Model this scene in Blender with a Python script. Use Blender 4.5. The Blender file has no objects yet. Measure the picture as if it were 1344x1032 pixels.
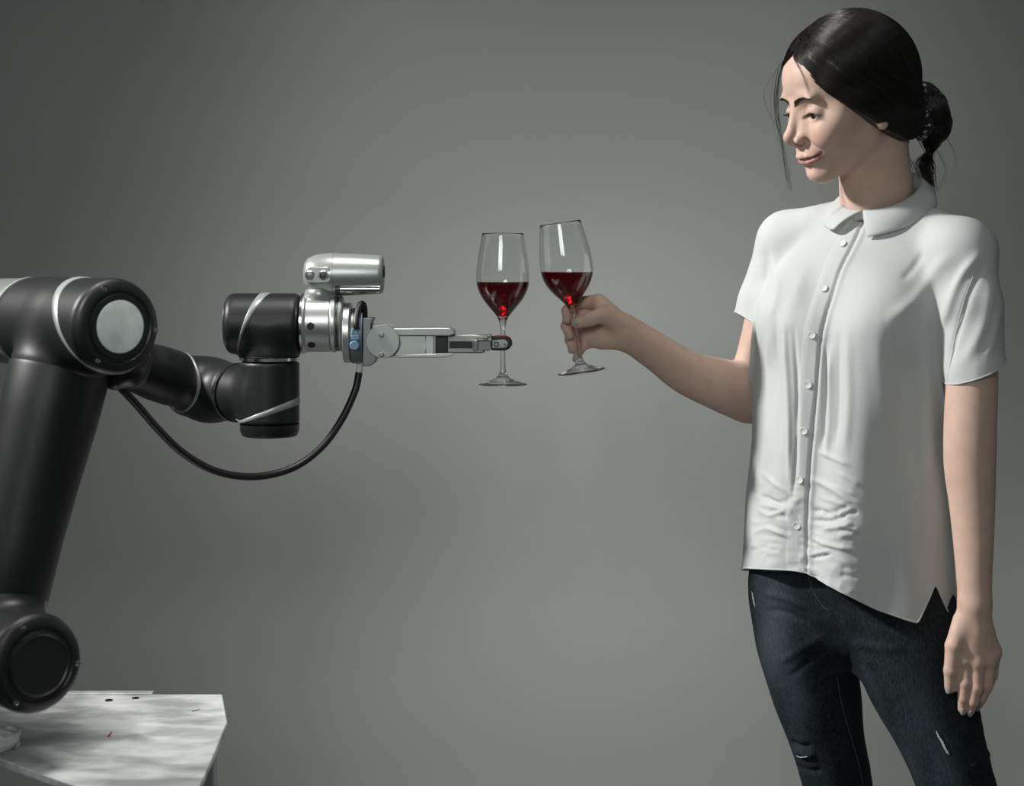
import bpy, bmesh, math, random
import numpy as np
from mathutils import Vector, Matrix

random.seed(7)
rng = np.random.default_rng(11)
scene = bpy.context.scene
COL = scene.collection
R = math.radians

# ------------------------------------------------------------------ camera, world, lights, exposure
FPX, HORIZON, CAMZ, CAMD = 2470.0, 340.0, 1.36, 2.6       # focal length in pixels of the 1344x1032 frame

cam_data = bpy.data.cameras.new('camera')
cam_data.sensor_width = 36.0
cam_data.lens = 36.0 * FPX / 1344.0
cam_data.shift_y = -(516.0 - HORIZON) / 1344.0
cam_data.clip_start = 0.05
cam_data.dof.use_dof = True
cam_data.dof.focus_distance = 2.57
cam_data.dof.aperture_fstop = 4.0
cam = bpy.data.objects.new('camera', cam_data)
cam.location = (0, -CAMD, CAMZ)
cam.rotation_euler = (R(90), 0, 0)
COL.objects.link(cam)
scene.camera = cam

world = bpy.data.worlds.new('world')
world.use_nodes = True
world.node_tree.nodes['Background'].inputs[0].default_value = (0.80, 0.92, 0.88, 1)
world.node_tree.nodes['Background'].inputs[1].default_value = 0.11
scene.world = world

def area(name, loc, target, sx, sy, power, col=(1, 1, 1), spread=180):
    l = bpy.data.lights.new(name, 'AREA')
    l.shape = 'RECTANGLE'; l.size = sx; l.size_y = sy; l.energy = power; l.color = col; l.spread = R(spread)
    o = bpy.data.objects.new(name, l)
    o.location = loc
    o.rotation_euler = (Vector(target) - Vector(loc)).to_track_quat('-Z', 'Y').to_euler()
    COL.objects.link(o)
    return o
def spot(name, loc, target, power, angle, blend, radius, col=(1, 1, 1)):
    l = bpy.data.lights.new(name, 'SPOT')
    l.energy = power; l.spot_size = R(angle); l.spot_blend = blend; l.shadow_soft_size = radius; l.color = col
    o = bpy.data.objects.new(name, l)
    o.location = loc
    o.rotation_euler = (Vector(target) - Vector(loc)).to_track_quat('-Z', 'Y').to_euler()
    COL.objects.link(o)
    return o
# narrow-beam studio lamp high on the left: the key light on the person and the glasses
spot('key_lamp', (-3.15, -0.50, 3.35), (0.28, -0.10, 1.20), 1000, 25.4, 0.45, 0.15, (1.0, 0.985, 0.96))
# two unseen spots added before the backdrop to brighten the middle of the paper
for lx, tx in ((-0.22, -0.12), (0.44, 0.44)):
    spot('backdrop_fill', (lx, 0.0, 3.6), (tx, 1.0, 0.0), 235, 33, 1.0, 0.25, (1.0, 1.0, 0.97))
# window behind the camera, three panes side by side
for i in range(3):
    area('window_light', (-0.96 + 0.34 * i, -3.1, 2.2), (-0.06 + 0.10 * i, 0.0, 1.15), 0.26, 0.9, 0.9, (0.95, 1.0, 0.97), 56)
# overhead spot added to brighten the work table and the robot's top sides
spot('table_fill', (-0.20, -0.55, 3.3), (-0.55, -0.22, 0.76), 250, 25, 0.8, 0.35, (1.0, 0.99, 0.97))

scene.view_settings.view_transform = 'Standard'
scene.view_settings.look = 'None'
scene.view_settings.exposure = 0.0
scene.view_settings.gamma = 1.0
scene.view_settings.use_curve_mapping = False

# ------------------------------------------------------------------ helpers
def U(px, py, d):
    """world point seen at pixel (px,py) at distance d in front of the camera"""
    return np.array([(px - 672.0) * d / FPX, d - CAMD, CAMZ - (py - HORIZON) * d / FPX])

ORG = {}
def link(o, parent):
    COL.objects.link(o)
    if parent is not None:
        o.parent = parent
    return o
def root(name, loc, label, cat, group=None):
    o = bpy.data.objects.new(name, None)
    o.location = tuple(loc); o.empty_display_size = 0.05
    COL.objects.link(o)
    ORG[o.name] = np.array(loc, float)
    tag(o, label, cat, group)
    return o
def tag(o, label=None, cat=None, group=None, kind=None):
    if label: o['label'] = label
    if cat: o['category'] = cat
    if group: o['group'] = group
    if kind: o['kind'] = kind
    return o
def mk(name, V, F, mat, parent=None, smooth=True, sharp=None, origin=None):
    """one mesh object from world-space vertices"""
    V = np.asarray(V, float).reshape(-1, 3)
    if parent is not None:
        org = ORG[parent.name]
    else:
        org = np.array(origin if origin is not None else (V.min(0) + V.max(0)) / 2 * [1, 1, 0] + [0, 0, V[:, 2].min()])
    me = bpy.data.meshes.new(name)
    if isinstance(F, np.ndarray):
        n, k = F.shape
        me.vertices.add(len(V)); me.vertices.foreach_set('co', (V - org).astype(np.float32).ravel())
        me.loops.add(n * k); me.loops.foreach_set('vertex_index', F.astype(np.int32).ravel())
        me.polygons.add(n); me.polygons.foreach_set('loop_start', np.arange(0, n * k, k, dtype=np.int32))
        me.update(calc_edges=True)
    else:
        me.from_pydata([tuple(v) for v in (V - org)], [], [tuple(int(i) for i in f) for f in F])
    me.validate()
    if smooth:
        me.shade_smooth()
        if sharp: me.set_sharp_from_angle(angle=R(sharp))
    me.materials.append(mat)
    o = bpy.data.objects.new(name, me)
    if parent is None: o.location = tuple(org)
    link(o, parent)
    ORG[o.name] = org
    return o
def norm(v):
    v = np.asarray(v, float)
    return v / np.linalg.norm(v)
def frame(axis, up=(0, 0, 1)):
    a = norm(axis); u = np.array(up, float)
    if abs(a @ u) > 0.95: u = np.array([1.0, 0, 0])
    e1 = norm(u - a * (a @ u)); e2 = np.cross(a, e1)
    return a, e1, e2
def lathe_vf(prof, org, axis, n=64, closed=False):
    """prof: list of (s along the axis, radius)"""
    a, e1, e2 = frame(axis)
    t = np.linspace(0, 2 * np.pi, n, endpoint=False)
    V = []; rows = []
    for s, r in prof:
        if r < 1e-6:
            rows.append([len(V)] * n); V.append(np.array(org) + a * s)
        else:
            rows.append(list(range(len(V), len(V) + n)))
            V.extend(np.array(org) + a * s + r * (np.cos(t)[:, None] * e1 + np.sin(t)[:, None] * e2))
    F = []
    m = len(rows)
    for i in range(m if closed else m - 1):
        A, B = rows[i], rows[(i + 1) % m]
        for j in range(n):
            k = (j + 1) % n
            f = [A[j], A[k], B[k], B[j]]
            g = []
            for q in f:
                if q not in g: g.append(q)
            if len(g) > 2: F.append(g)
    return np.array(V), F
def lathe(name, prof, org, axis, mat, parent=None, n=64, sharp=38, closed=False):
    V, F = lathe_vf(prof, org, axis, n, closed)
    return mk(name, V, F, mat, parent, True, sharp)
def catmull(P, n=8):
    P = np.asarray(P, float)
    Q = np.vstack([2 * P[0] - P[1], P, 2 * P[-1] - P[-2]])
    out = []
    for i in range(1, len(Q) - 2):
        for t in np.linspace(0, 1, n, endpoint=False):
            p0, p1, p2, p3 = Q[i - 1:i + 3]
            out.append(0.5 * (2 * p1 + (p2 - p0) * t + (2 * p0 - 5 * p1 + 4 * p2 - p3) * t * t + (3 * p1 - p0 - 3 * p2 + p3) * t ** 3))
    out.append(Q[-2])
    return np.array(out)
def tube_vf(P, r, n=10, caps=True, flat=1.0, up=(0, 0, 1)):
    P = np.asarray(P, float); r = np.broadcast_to(np.asarray(r, float), (len(P),))
    T = np.gradient(P, axis=0); T /= np.linalg.norm(T, axis=1)[:, None] + 1e-12
    _, e1, _ = frame(T[0], up)
    V = []
    t = np.linspace(0, 2 * np.pi, n, endpoint=False)
    for i in range(len(P)):
        e1 = e1 - T[i] * (T[i] @ e1); e1 /= np.linalg.norm(e1) + 1e-12
        e2 = np.cross(T[i], e1)
        V.append(P[i] + r[i] * (flat * np.cos(t)[:, None] * e1 + np.sin(t)[:, None] * e2))
    V = np.vstack(V)
    F = []
    for i in range(len(P) - 1):
        for j in range(n):
            k = (j + 1) % n
            F.append([i * n + j, i * n + k, (i + 1) * n + k, (i + 1) * n + j])
    if caps:
        F.append(list(range(n - 1, -1, -1))); F.append([(len(P) - 1) * n + j for j in range(n)])
    return V, F
def tube(name, P, r, mat, parent=None, n=12, smooth_path=True, **kw):
    if smooth_path: P = catmull(P)
    V, F = tube_vf(P, r, n, **kw)
    return mk(name, V, F, mat, parent, True, 50)
def bevel(o, w, seg=2, ang=30):
    m = o.modifiers.new('edge', 'BEVEL'); m.width = w; m.segments = seg; m.limit_method = 'ANGLE'; m.angle_limit = R(ang)
    return o
def box(name, lo, hi, mat, parent=None, bev=0.001, seg=2):
    (x0, y0, z0), (x1, y1, z1) = np.minimum(lo, hi), np.maximum(lo, hi)
    V = [(x0, y0, z0), (x1, y0, z0), (x1, y1, z0), (x0, y1, z0), (x0, y0, z1), (x1, y0, z1), (x1, y1, z1), (x0, y1, z1)]
    F = [(3, 2, 1, 0), (4, 5, 6, 7), (0, 1, 5, 4), (1, 2, 6, 5), (2, 3, 7, 6), (3, 0, 4, 7)]
    o = mk(name, V, F, mat, parent, True, 30)
    if bev: bevel(o, bev, seg)
    return o
def prism(name, pts, d0, d1, mat, parent=None, bev=0.0008, dref=None, seg=2):
    """polygon drawn in the photograph's pixels, a real slab from distance d0 to d1"""
    dr = dref if dref else d0
    P = [U(x, y, dr) for x, y in pts]
    n = len(P)
    A = [np.array([p[0], d0 - CAMD, p[2]]) for p in P]; B = [np.array([p[0], d1 - CAMD, p[2]]) for p in P]
    # orientation
    ar = sum(P[i][0] * P[(i + 1) % n][2] - P[(i + 1) % n][0] * P[i][2] for i in range(n))
    idx = list(range(n)) if ar > 0 else list(range(n - 1, -1, -1))
    A = [A[i] for i in idx]; B = [B[i] for i in idx]
    F = [list(range(n)), [2 * n - 1 - i for i in range(n)]] + [[(i + 1) % n, i, n + i, n + (i + 1) % n] for i in range(n)]
    o = mk(name, A + B, F, mat, parent, True, 30)
    if bev: bevel(o, bev, seg)
    return o
def arc(cx, cy, rx, ry, a0, a1, n=10):
    return [(cx + rx * math.cos(R(a)), cy + ry * math.sin(R(a))) for a in np.linspace(a0, a1, n)]

# ------------------------------------------------------------------ materials
def mat_new(name):
    m = bpy.data.materials.new(name); m.use_nodes = True
    nt = m.node_tree
    return m, nt, nt.nodes['Principled BSDF']
def setin(b, **kw):
    for k, v in kw.items():
        b.inputs[k.replace('_', ' ')].default_value = v
def mat(name, col, rough=0.5, metal=0.0, var=0.0, vscale=8.0, bump=0.0, bscale=200.0, stretch=(1, 1, 1), rvar=0.0, **kw):
    m, nt, b = mat_new(name)
    b.inputs['Base Color'].default_value = (*col, 1)
    b.inputs['Roughness'].default_value = rough
    b.inputs['Metallic'].default_value = metal
    for k, v in kw.items(): b.inputs[k].default_value = v
    if var or bump or rvar:
        tc = nt.nodes.new('ShaderNodeTexCoord'); mp = nt.nodes.new('ShaderNodeMapping')
        mp.inputs['Scale'].default_value = stretch
        nt.links.new(tc.outputs['Object'], mp.inputs['Vector'])
    if var or rvar:
        nz = nt.nodes.new('ShaderNodeTexNoise'); nz.inputs['Scale'].default_value = vscale; nz.inputs['Detail'].default_value = 5
        nt.links.new(mp.outputs[0], nz.inputs['Vector'])
        if var:
            rp = nt.nodes.new('ShaderNodeValToRGB')
            rp.color_ramp.elements[0].position = 0.3; rp.color_ramp.elements[1].position = 0.7
            rp.color_ramp.elements[0].color = (*[c * (1 - var) for c in col], 1)
            rp.color_ramp.elements[1].color = (*[min(1, c * (1 + var)) for c in col], 1)
            nt.links.new(nz.outputs[0], rp.inputs[0]); nt.links.new(rp.outputs[0], b.inputs['Base Color'])
        if rvar:
            mr = nt.nodes.new('ShaderNodeMapRange')
            mr.inputs[1].default_value = 0.3; mr.inputs[2].default_value = 0.7
            mr.inputs[3].default_value = max(0.02, rough - rvar); mr.inputs[4].default_value = rough + rvar
            nt.links.new(nz.outputs[0], mr.inputs[0]); nt.links.new(mr.outputs[0], b.inputs['Roughness'])
    if bump:
        n2 = nt.nodes.new('ShaderNodeTexNoise'); n2.inputs['Scale'].default_value = bscale; n2.inputs['Detail'].default_value = 4
        nt.links.new(mp.outputs[0], n2.inputs['Vector'])
        bp = nt.nodes.new('ShaderNodeBump'); bp.inputs['Strength'].default_value = bump; bp.inputs['Distance'].default_value = 0.001
        nt.links.new(n2.outputs[0], bp.inputs['Height']); nt.links.new(bp.outputs[0], b.inputs['Normal'])
    return m

# ------------------------------------------------------------------ signed distance shapes and surface nets
def nrm_(q): return np.sqrt(np.einsum('ij,ij->i', q, q))
class Prim:
    def __init__(s, f, c, r): s.f, s.c, s.r = f, np.asarray(c, np.float32), float(r)
    def ev(s, P): return s.f(P)
def sph(c, r):
    c = np.asarray(c, np.float32)
    return Prim(lambda P: nrm_(P - c) - r, c, r)
def cone(a, b, ra, rb):
    a = np.asarray(a, np.float32); b = np.asarray(b, np.float32); ab = b - a; L2 = float(ab @ ab) + 1e-12
    def f(P):
        q = P - a
        t = np.clip((q @ ab) / L2, 0, 1)
        return nrm_(q - t[:, None] * ab) - (ra + (rb - ra) * t)
    return Prim(f, (a + b) / 2, math.sqrt(L2) / 2 + max(ra, rb))
def ell(c, rad, Rm=None):
    """ellipsoid; the columns of Rm are its axes"""
    c = np.asarray(c, np.float32); rad = np.asarray(rad, np.float32)
    Rm = np.eye(3, dtype=np.float32) if Rm is None else np.asarray(Rm, np.float32)
    def f(P):
        q = (P - c) @ Rm
        q = q / rad; k0 = nrm_(q); k1 = nrm_(q / rad)
        return k0 * (k0 - 1.0) / np.maximum(k1, 1e-6)
    return Prim(f, c, rad.max())
def cyl(a, b, r, rnd=0.004):
    a = np.asarray(a, np.float32); b = np.asarray(b, np.float32); L = float(np.linalg.norm(b - a)); ax = (b - a) / L; m = (a + b) / 2
    def f(P):
        q = P - m; s = q @ ax
        dr = np.linalg.norm(q - s[:, None] * ax, axis=1) - r + rnd; ds = np.abs(s) - L / 2 + rnd
        return np.minimum(np.maximum(dr, ds), 0) + np.sqrt(np.maximum(dr, 0) ** 2 + np.maximum(ds, 0) ** 2) - rnd
    return Prim(f, m, math.hypot(L / 2, r))
def smin(a, b, k):
    if k <= 0: return np.minimum(a, b)
    h = np.maximum(k - np.abs(a - b), 0) / k
    return np.minimum(a, b) - h * h * k * 0.25
def smax(a, b, k): return -smin(-a, -b, k)
class SDF:
    """list of primitives blended in order; far primitives are skipped"""
    def __init__(s): s.ops = []; s.c = None; s.r = 0
    def add(s, p, k=0.0): s.ops.append(('+', p, k)); s._b(); return s
    def sub(s, p, k=0.0): s.ops.append(('-', p, k)); return s
    def _b(s):
        cs = [(p.c, p.r) for o, p, k in s.ops if o == '+']
        lo = np.min([c - r for c, r in cs], 0); hi = np.max([c + r for c, r in cs], 0)
        s.c = (lo + hi) / 2; s.r = float(np.linalg.norm(hi - lo) / 2); s.lo = lo; s.hi = hi
    def ev(s, P, margin=0.04):
        T = np.ascontiguousarray(P.T); lo, hi = T.min(1), T.max(1)
        d = np.full(len(P), 0.2, np.float32)
        for o, p, k in s.ops:
            q = np.maximum(np.maximum(lo - p.c, p.c - hi), 0)
            if math.sqrt(float(q @ q)) - p.r > margin: continue
            e = p.ev(P).astype(np.float32)
            d = smin(d, e, k) if o == '+' else smax(d, -e, k)
        return d
def surface_nets(f, lo, hi, h, B=14, slack=1.5, project=True):
    """f(points)->distance.  Works block by block near the surface; returns vertices and quads."""
    lo = np.asarray(lo, float); hi = np.asarray(hi, float)
    nb = np.ceil((hi - lo) / (h * B)).astype(int)
    N = nb * B + 2
    g = np.stack(np.meshgrid(*[np.arange(n) for n in nb], indexing='ij'), -1).reshape(-1, 3)
    keep = []
    cen = lo + (g + 0.5) * B * h
    half = B * h * 0.87
    # evaluate centres in small spatial batches so that culling works
    off = np.array([[0, 0, 0]], np.float32)
    act = np.zeros(len(g), bool)
    for i in range(0, len(g), nb[2]):
        e = f(cen[i:i + nb[2]].astype(np.float32))
        act[i:i + nb[2]] = np.abs(e) < half * slack + 0.004
    g = g[act]
    li = np.stack(np.meshgrid(*[np.arange(B + 1)] * 3, indexing='ij'), -1).reshape(-1, 3)
    keys = []; verts = []; quads = []
    key = lambda I: (I[..., 0].astype(np.int64) * N[1] + I[..., 1]) * N[2] + I[..., 2]
    corners = [(i, j, k) for i in (0, 1) for j in (0, 1) for k in (0, 1)]
    edges = [(a, b) for a in range(8) for b in range(a + 1, 8) if sum(abs(corners[a][q] - corners[b][q]) for q in range(3)) == 1]
    for b in g:
        base = b * B
        P = (lo + (base + li) * h).astype(np.float32)
        d = f(P).reshape(B + 1, B + 1, B + 1)
        s = d < 0
        if s.all() or not s.any(): continue
        c8 = [s[i:B + i, j:B + j, k:B + k] for i, j, k in corners]
        cnt = sum(c.astype(np.int8) for c in c8)
        ci = np.argwhere((cnt > 0) & (cnt < 8))
        if len(ci):
            dv = np.stack([d[ci[:, 0] + i, ci[:, 1] + j, ci[:, 2] + k] for i, j, k in corners], 1)
            acc = np.zeros((len(ci), 3)); w = np.zeros(len(ci))
            for a, c in edges:
                m = (dv[:, a] < 0) != (dv[:, c] < 0)
                t = np.where(m, dv[:, a] / np.where(m, dv[:, a] - dv[:, c], 1), 0)
                pa = np.array(corners[a], float); pc = np.array(corners[c], float)
                acc += np.where(m[:, None], pa + t[:, None] * (pc - pa), 0); w += m
            keys.append(key(ci + base)); verts.append(lo + (base + ci + acc / w[:, None]) * h)
        for ax in range(3):
            sl0 = [slice(0, B)] * 3; sl1 = [slice(0, B)] * 3; sl1[ax] = slice(1, B + 1)
            A = s[tuple(sl0)]; C = s[tuple(sl1)]
            e = np.argwhere(A != C)
            if not len(e): continue
            ins = A[e[:, 0], e[:, 1], e[:, 2]]
            u, v = [(1, 2), (2, 0), (0, 1)][ax]
            E = e + base
            o1 = np.zeros(3, int); o1[u] = -1; o2 = np.zeros(3, int); o2[v] = -1
            q = np.stack([key(E), key(E + o1), key(E + o1 + o2), key(E + o2)], 1)
            q[~ins] = q[~ins][:, ::-1]
            ok = ((E + o1 + o2) >= 0).all(1)
            quads.append(q[ok])
    K = np.concatenate(keys); V = np.concatenate(verts); Q = np.concatenate(quads)
    o = np.argsort(K); K = K[o]; V = V[o]
    ix = np.searchsorted(K, Q); ix = np.clip(ix, 0, len(K) - 1)
    ok = (K[ix] == Q).all(1)
    F = ix[ok]
    return V, F
def sdf_normals(f, V, e=0.0012):
    """gradient of the field at points, evaluated in spatially sorted chunks"""
    o = np.lexsort((np.floor(V[:, 0] / 0.03), np.floor(V[:, 1] / 0.03), np.floor(V[:, 2] / 0.03)))
    G = np.zeros((len(V), 3)); D = np.zeros(len(V))
    for i in range(0, len(V), 4000):
        j = o[i:i + 4000]; P = V[j].astype(np.float32)
        D[j] = f(P)
        for a in range(3):
            q = np.zeros(3, np.float32); q[a] = e
            G[j, a] = (f(P + q) - f(P - q)) / (2 * e)
    n = np.linalg.norm(G, axis=1)[:, None] + 1e-9
    return G / n, D
def clip_mesh(V, F, val):
    """keep the part of a quad/tri mesh where val >= 0, cutting faces along the zero line"""
    V = [np.asarray(v) for v in V]; out = []; cache = {}
    s = val >= 0
    F = np.asarray(F)
    allin = s[F].all(1); mixed = s[F].any(1) & ~allin
    out = [list(f) for f in F[allin]]
    for f in F[mixed]:
        poly = []
        n = len(f)
        for i in range(n):
            a, b = int(f[i]), int(f[(i + 1) % n])
            if s[a]: poly.append(a)
            if s[a] != s[b]:
                kk = (min(a, b), max(a, b))
                if kk not in cache:
                    t = val[a] / (val[a] - val[b]); cache[kk] = len(V); V.append(V[a] + t * (V[b] - V[a]))
                poly.append(cache[kk])
        if len(poly) > 2: out.append(poly)
    used = sorted({i for f in out for i in f}); mp = {u: i for i, u in enumerate(used)}
    return np.array([V[i] for i in used]), [[mp[i] for i in f] for f in out]

# ------------------------------------------------------------------ the room
m_wall = mat('grey_backdrop_paper', (0.39, 0.397, 0.383), 0.85, 0, var=0.05, vscale=1.6, bump=0.25, bscale=5.0, stretch=(0.35, 1, 2.2))
m_floor = mat('grey_studio_floor', (0.22, 0.225, 0.22), 0.6, 0, var=0.06, vscale=3.0)
# backdrop with a very slight sag in the hung paper
nx, nz = 60, 60
WV = []
for j in range(nz + 1):
    for i in range(nx + 1):
        x = -3.6 + 7.2 * i / nx; z = 3.6 * j / nz
        WV.append((x, 1.0 + 0.004 * math.sin(5.2 * z + 0.6 * x) + 0.003 * math.sin(9.1 * z - 0.9 * x + 1), z))
WF = [(j * (nx + 1) + i, j * (nx + 1) + i + 1, (j + 1) * (nx + 1) + i + 1, (j + 1) * (nx + 1) + i) for j in range(nz) for i in range(nx)]
wall = mk('wall_back', WV, WF, m_wall); tag(wall, 'plain grey studio backdrop wall', None, None, 'structure')
fl = mk('floor', [(-3.6, -3.6, 0), (3.6, -3.6, 0), (3.6, 1.02, 0), (-3.6, 1.02, 0)], [(0, 1, 2, 3)], m_floor, smooth=False)
tag(fl, 'grey studio floor', None, None, 'structure')

# ------------------------------------------------------------------ work table
m_alu, nt, b = mat_new('scuffed_aluminium')
b.inputs['Metallic'].default_value = 0.30
tc = nt.nodes.new('ShaderNodeTexCoord'); mp = nt.nodes.new('ShaderNodeMapping'); mp.inputs['Scale'].default_value = (5, 9, 5); mp.inputs['Rotation'].default_value = (0, 0, R(25))
nt.links.new(tc.outputs['Object'], mp.inputs[0])
nz1 = nt.nodes.new('ShaderNodeTexNoise'); nz1.inputs['Scale'].default_value = 1.9; nz1.inputs['Detail'].default_value = 6; nz1.inputs['Roughness'].default_value = 0.55
nt.links.new(mp.outputs[0], nz1.inputs['Vector'])
rp = nt.nodes.new('ShaderNodeValToRGB'); rp.color_ramp.elements[0].position = 0.40; rp.color_ramp.elements[1].position = 0.62
rp.color_ramp.elements[0].color = (0.44, 0.45, 0.45, 1); rp.color_ramp.elements[1].color = (0.97, 0.98, 0.98, 1)
nt.links.new(nz1.outputs[0], rp.inputs[0]); nt.links.new(rp.outputs[0], b.inputs['Base Color'])
mr = nt.nodes.new('ShaderNodeMapRange'); mr.inputs[3].default_value = 0.55; mr.inputs[4].default_value = 0.30
nt.links.new(nz1.outputs[0], mr.inputs[0]); nt.links.new(mr.outputs[0], b.inputs['Roughness'])
m_tpaint = mat('table_white_paint', (0.55, 0.56, 0.56), 0.45)
m_dark = mat('dark_recess', (0.01, 0.01, 0.01), 0.6)
TZ = 0.757
def TP(px, py):                                   # pixel to a point on the table plane
    d = FPX * (CAMZ - TZ) / (py - HORIZON)
    return U(px, py, d)[:2]
plan = [TP(292, 911.5), TP(298.5, 948), TP(262, 1032)]
dirn = norm(plan[2] - plan[1])
plan.append(plan[2] + dirn * 0.16 + np.array([-0.02, 0]))
fe = TP(10, 1000); fe2 = TP(112, 1036)
plan += [fe2 + norm(fe2 - fe) * 0.07, fe, fe + norm(fe - fe2) * 0.25, np.array([-1.05, plan[0][1] - 0.16]), np.array([-1.02, plan[0][1]])]
table = root('work_table', (-0.72, -0.2, 0), 'scuffed aluminium work table with cut corner under the black robot arm', 'table')
def slab(name, pts, z0, z1, m, parent, bev=0.0015):
    n = len(pts)
    ar = sum(pts[i][0] * pts[(i + 1) % n][1] - pts[(i + 1) % n][0] * pts[i][1] for i in range(n))
    if ar < 0: pts = pts[::-1]
    V = [(p[0], p[1], z0) for p in pts] + [(p[0], p[1], z1) for p in pts]
    F = [list(range(n - 1, -1, -1)), list(range(n, 2 * n))] + [[i, (i + 1) % n, n + (i + 1) % n, n + i] for i in range(n)]
    return bevel(mk(name, V, F, m, parent, True, 30), bev)
slab('tabletop', plan, TZ - 0.010, TZ, m_alu, table)
bx0 = TP(0, 911.5)[0] - 0.25
box('rear_strip', (bx0, plan[0][1] - 0.004, TZ - 0.01), (TP(200, 911.5)[0], plan[0][1] + 0.012, TZ + 0.0025), m_alu, table, 0.0008)
lx1 = plan[1][0] - 0.008
# corner posts and side panel below the top
for (px_, py_) in ((lx1 - 0.045, -0.16), (lx1 - 0.045, -0.42), (-1.0, -0.16), (-1.0, -0.42)):
    o = box('leg', (px_, py_, 0.0), (px_ + 0.036, py_ + 0.036, TZ - 0.0102), m_tpaint, table, 0.002)
    if px_ > -0.9:
        for zz in (0.715, 0.690, 0.662, 0.635):
            lathe('slot', [(0, 0.0045), (0.001, 0.0045), (0.001, 0)], (px_ + 0.012, py_ - 0.0004, zz), (0, -1, 0), m_dark, o, 16)
box('side_panel', (lx1 - 0.038, -0.384, 0.12), (lx1 - 0.026, -0.162, TZ - 0.0102), m_tpaint, table, 0.001)
box('lower_shelf', (-0.96, -0.42, 0.10), (lx1 - 0.02, -0.13, 0.118), m_alu, table, 0.001)
# tapped holes, a scratch and a red pencil mark on the top
m_red = mat('red_mark', (0.35, 0.03, 0.03), 0.6)
for (a, c) in ((143, 920), (178, 917)):
    p = TP(a, c); lathe('threaded_hole', [(0.0002, 0.0052), (0.0012, 0.005), (0.0012, 0.003), (0.0004, 0.003), (0.0004, 0)], (p[0], p[1], TZ), (0, 0, 1), m_dark, table, 20)
def mark(name, a, c, m, w=0.0014):
    p, q = TP(*a), TP(*c); s = norm(q - p); nn = np.array([-s[1], s[0]]) * w
    slab(name, [p - nn, q - nn * 0.3, q + nn * 0.5, p + nn], TZ + 0.0001, TZ + 0.0006, m, table, 0.0)
mark('red_mark', (142, 968), (147, 961), m_red, 0.0018)
mark('scratch', (252, 934), (262, 932), m_dark, 0.0011)

# white cable coiled at the table's edge
m_wcab = mat('white_cable_jacket', (0.62, 0.64, 0.63), 0.45)
cc = TP(-12, 985)
pts = []
for k in range(90):
    t = k / 89 * 2 * math.pi * 3.2
    rr = 0.030 + 0.0022 * math.sin(1.7 * t)
    pts.append((cc[0] + rr * math.cos(t), cc[1] + rr * 1.25 * math.sin(t), TZ + 0.0042 + 0.0046 * (t / 6.283)))
o = mk('cable_coil', *tube_vf(np.array(pts), 0.0033, 10), m_wcab); tag(o, 'loose coil of white cable lying on the aluminium table', 'cable')

# ------------------------------------------------------------------ robot arm
m_blk = mat('satin_black_housing', (0.008, 0.0095, 0.0095), 0.45, 0, bump=0.04, bscale=900, **{'Specular IOR Level': 0.38})
m_cap = mat('black_plastic_cap', (0.009, 0.010, 0.010), 0.36)
m_band = mat('silver_paint_band', (0.26, 0.275, 0.27), 0.38, 0.25)
m_sil = mat('brushed_silver', (0.50, 0.51, 0.50), 0.34, 0.75, var=0.06, vscale=40, stretch=(0.1, 1, 1))
m_silp = mat('silver_painted_plastic', (0.38, 0.40, 0.39), 0.32, 0.5)
m_chr = mat('polished_steel', (0.62, 0.62, 0.62), 0.18, 1.0)
m_dgrey = mat('dark_anodised', (0.06, 0.063, 0.06), 0.4, 0.5)
m_mgrey = mat('grey_anodised', (0.22, 0.225, 0.22), 0.4, 0.7)
m_disc = mat('pale_grey_cover_disc', (0.50, 0.54, 0.525), 0.34, 0.0, var=0.15, vscale=45, rvar=0.1)
m_rub = mat('black_cable_rubber', (0.006, 0.006, 0.006), 0.45)
m_blue = mat('blue_connector', (0.11, 0.20, 0.31), 0.45)
m_redhi = mat('red_highlight_colour', (0.16, 0.008, 0.012), 0.35)  # red highlight on the fingertips, put into the colour

AX = np.array([0.67, -0.7424, 0.0])
C1 = U(157, 429, 2.25); C2 = U(52, 873, 2.18)
M1 = C1 - AX * 0.118; M2 = C2 - AX * 0.118
R2 = C1 - AX * 0.325
E4 = U(275, 512, 2.687)
WV_ = U(354, 520, 2.585); WX, WY = WV_[0], WV_[1]
WZ = U(354, 425, 2.585)[2]
J1 = C2 - AX * 0.30

robot = root('robot_arm', (J1[0], J1[1], TZ), 'black and silver jointed robot arm gripping the upright wine glass', 'robot arm')

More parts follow.
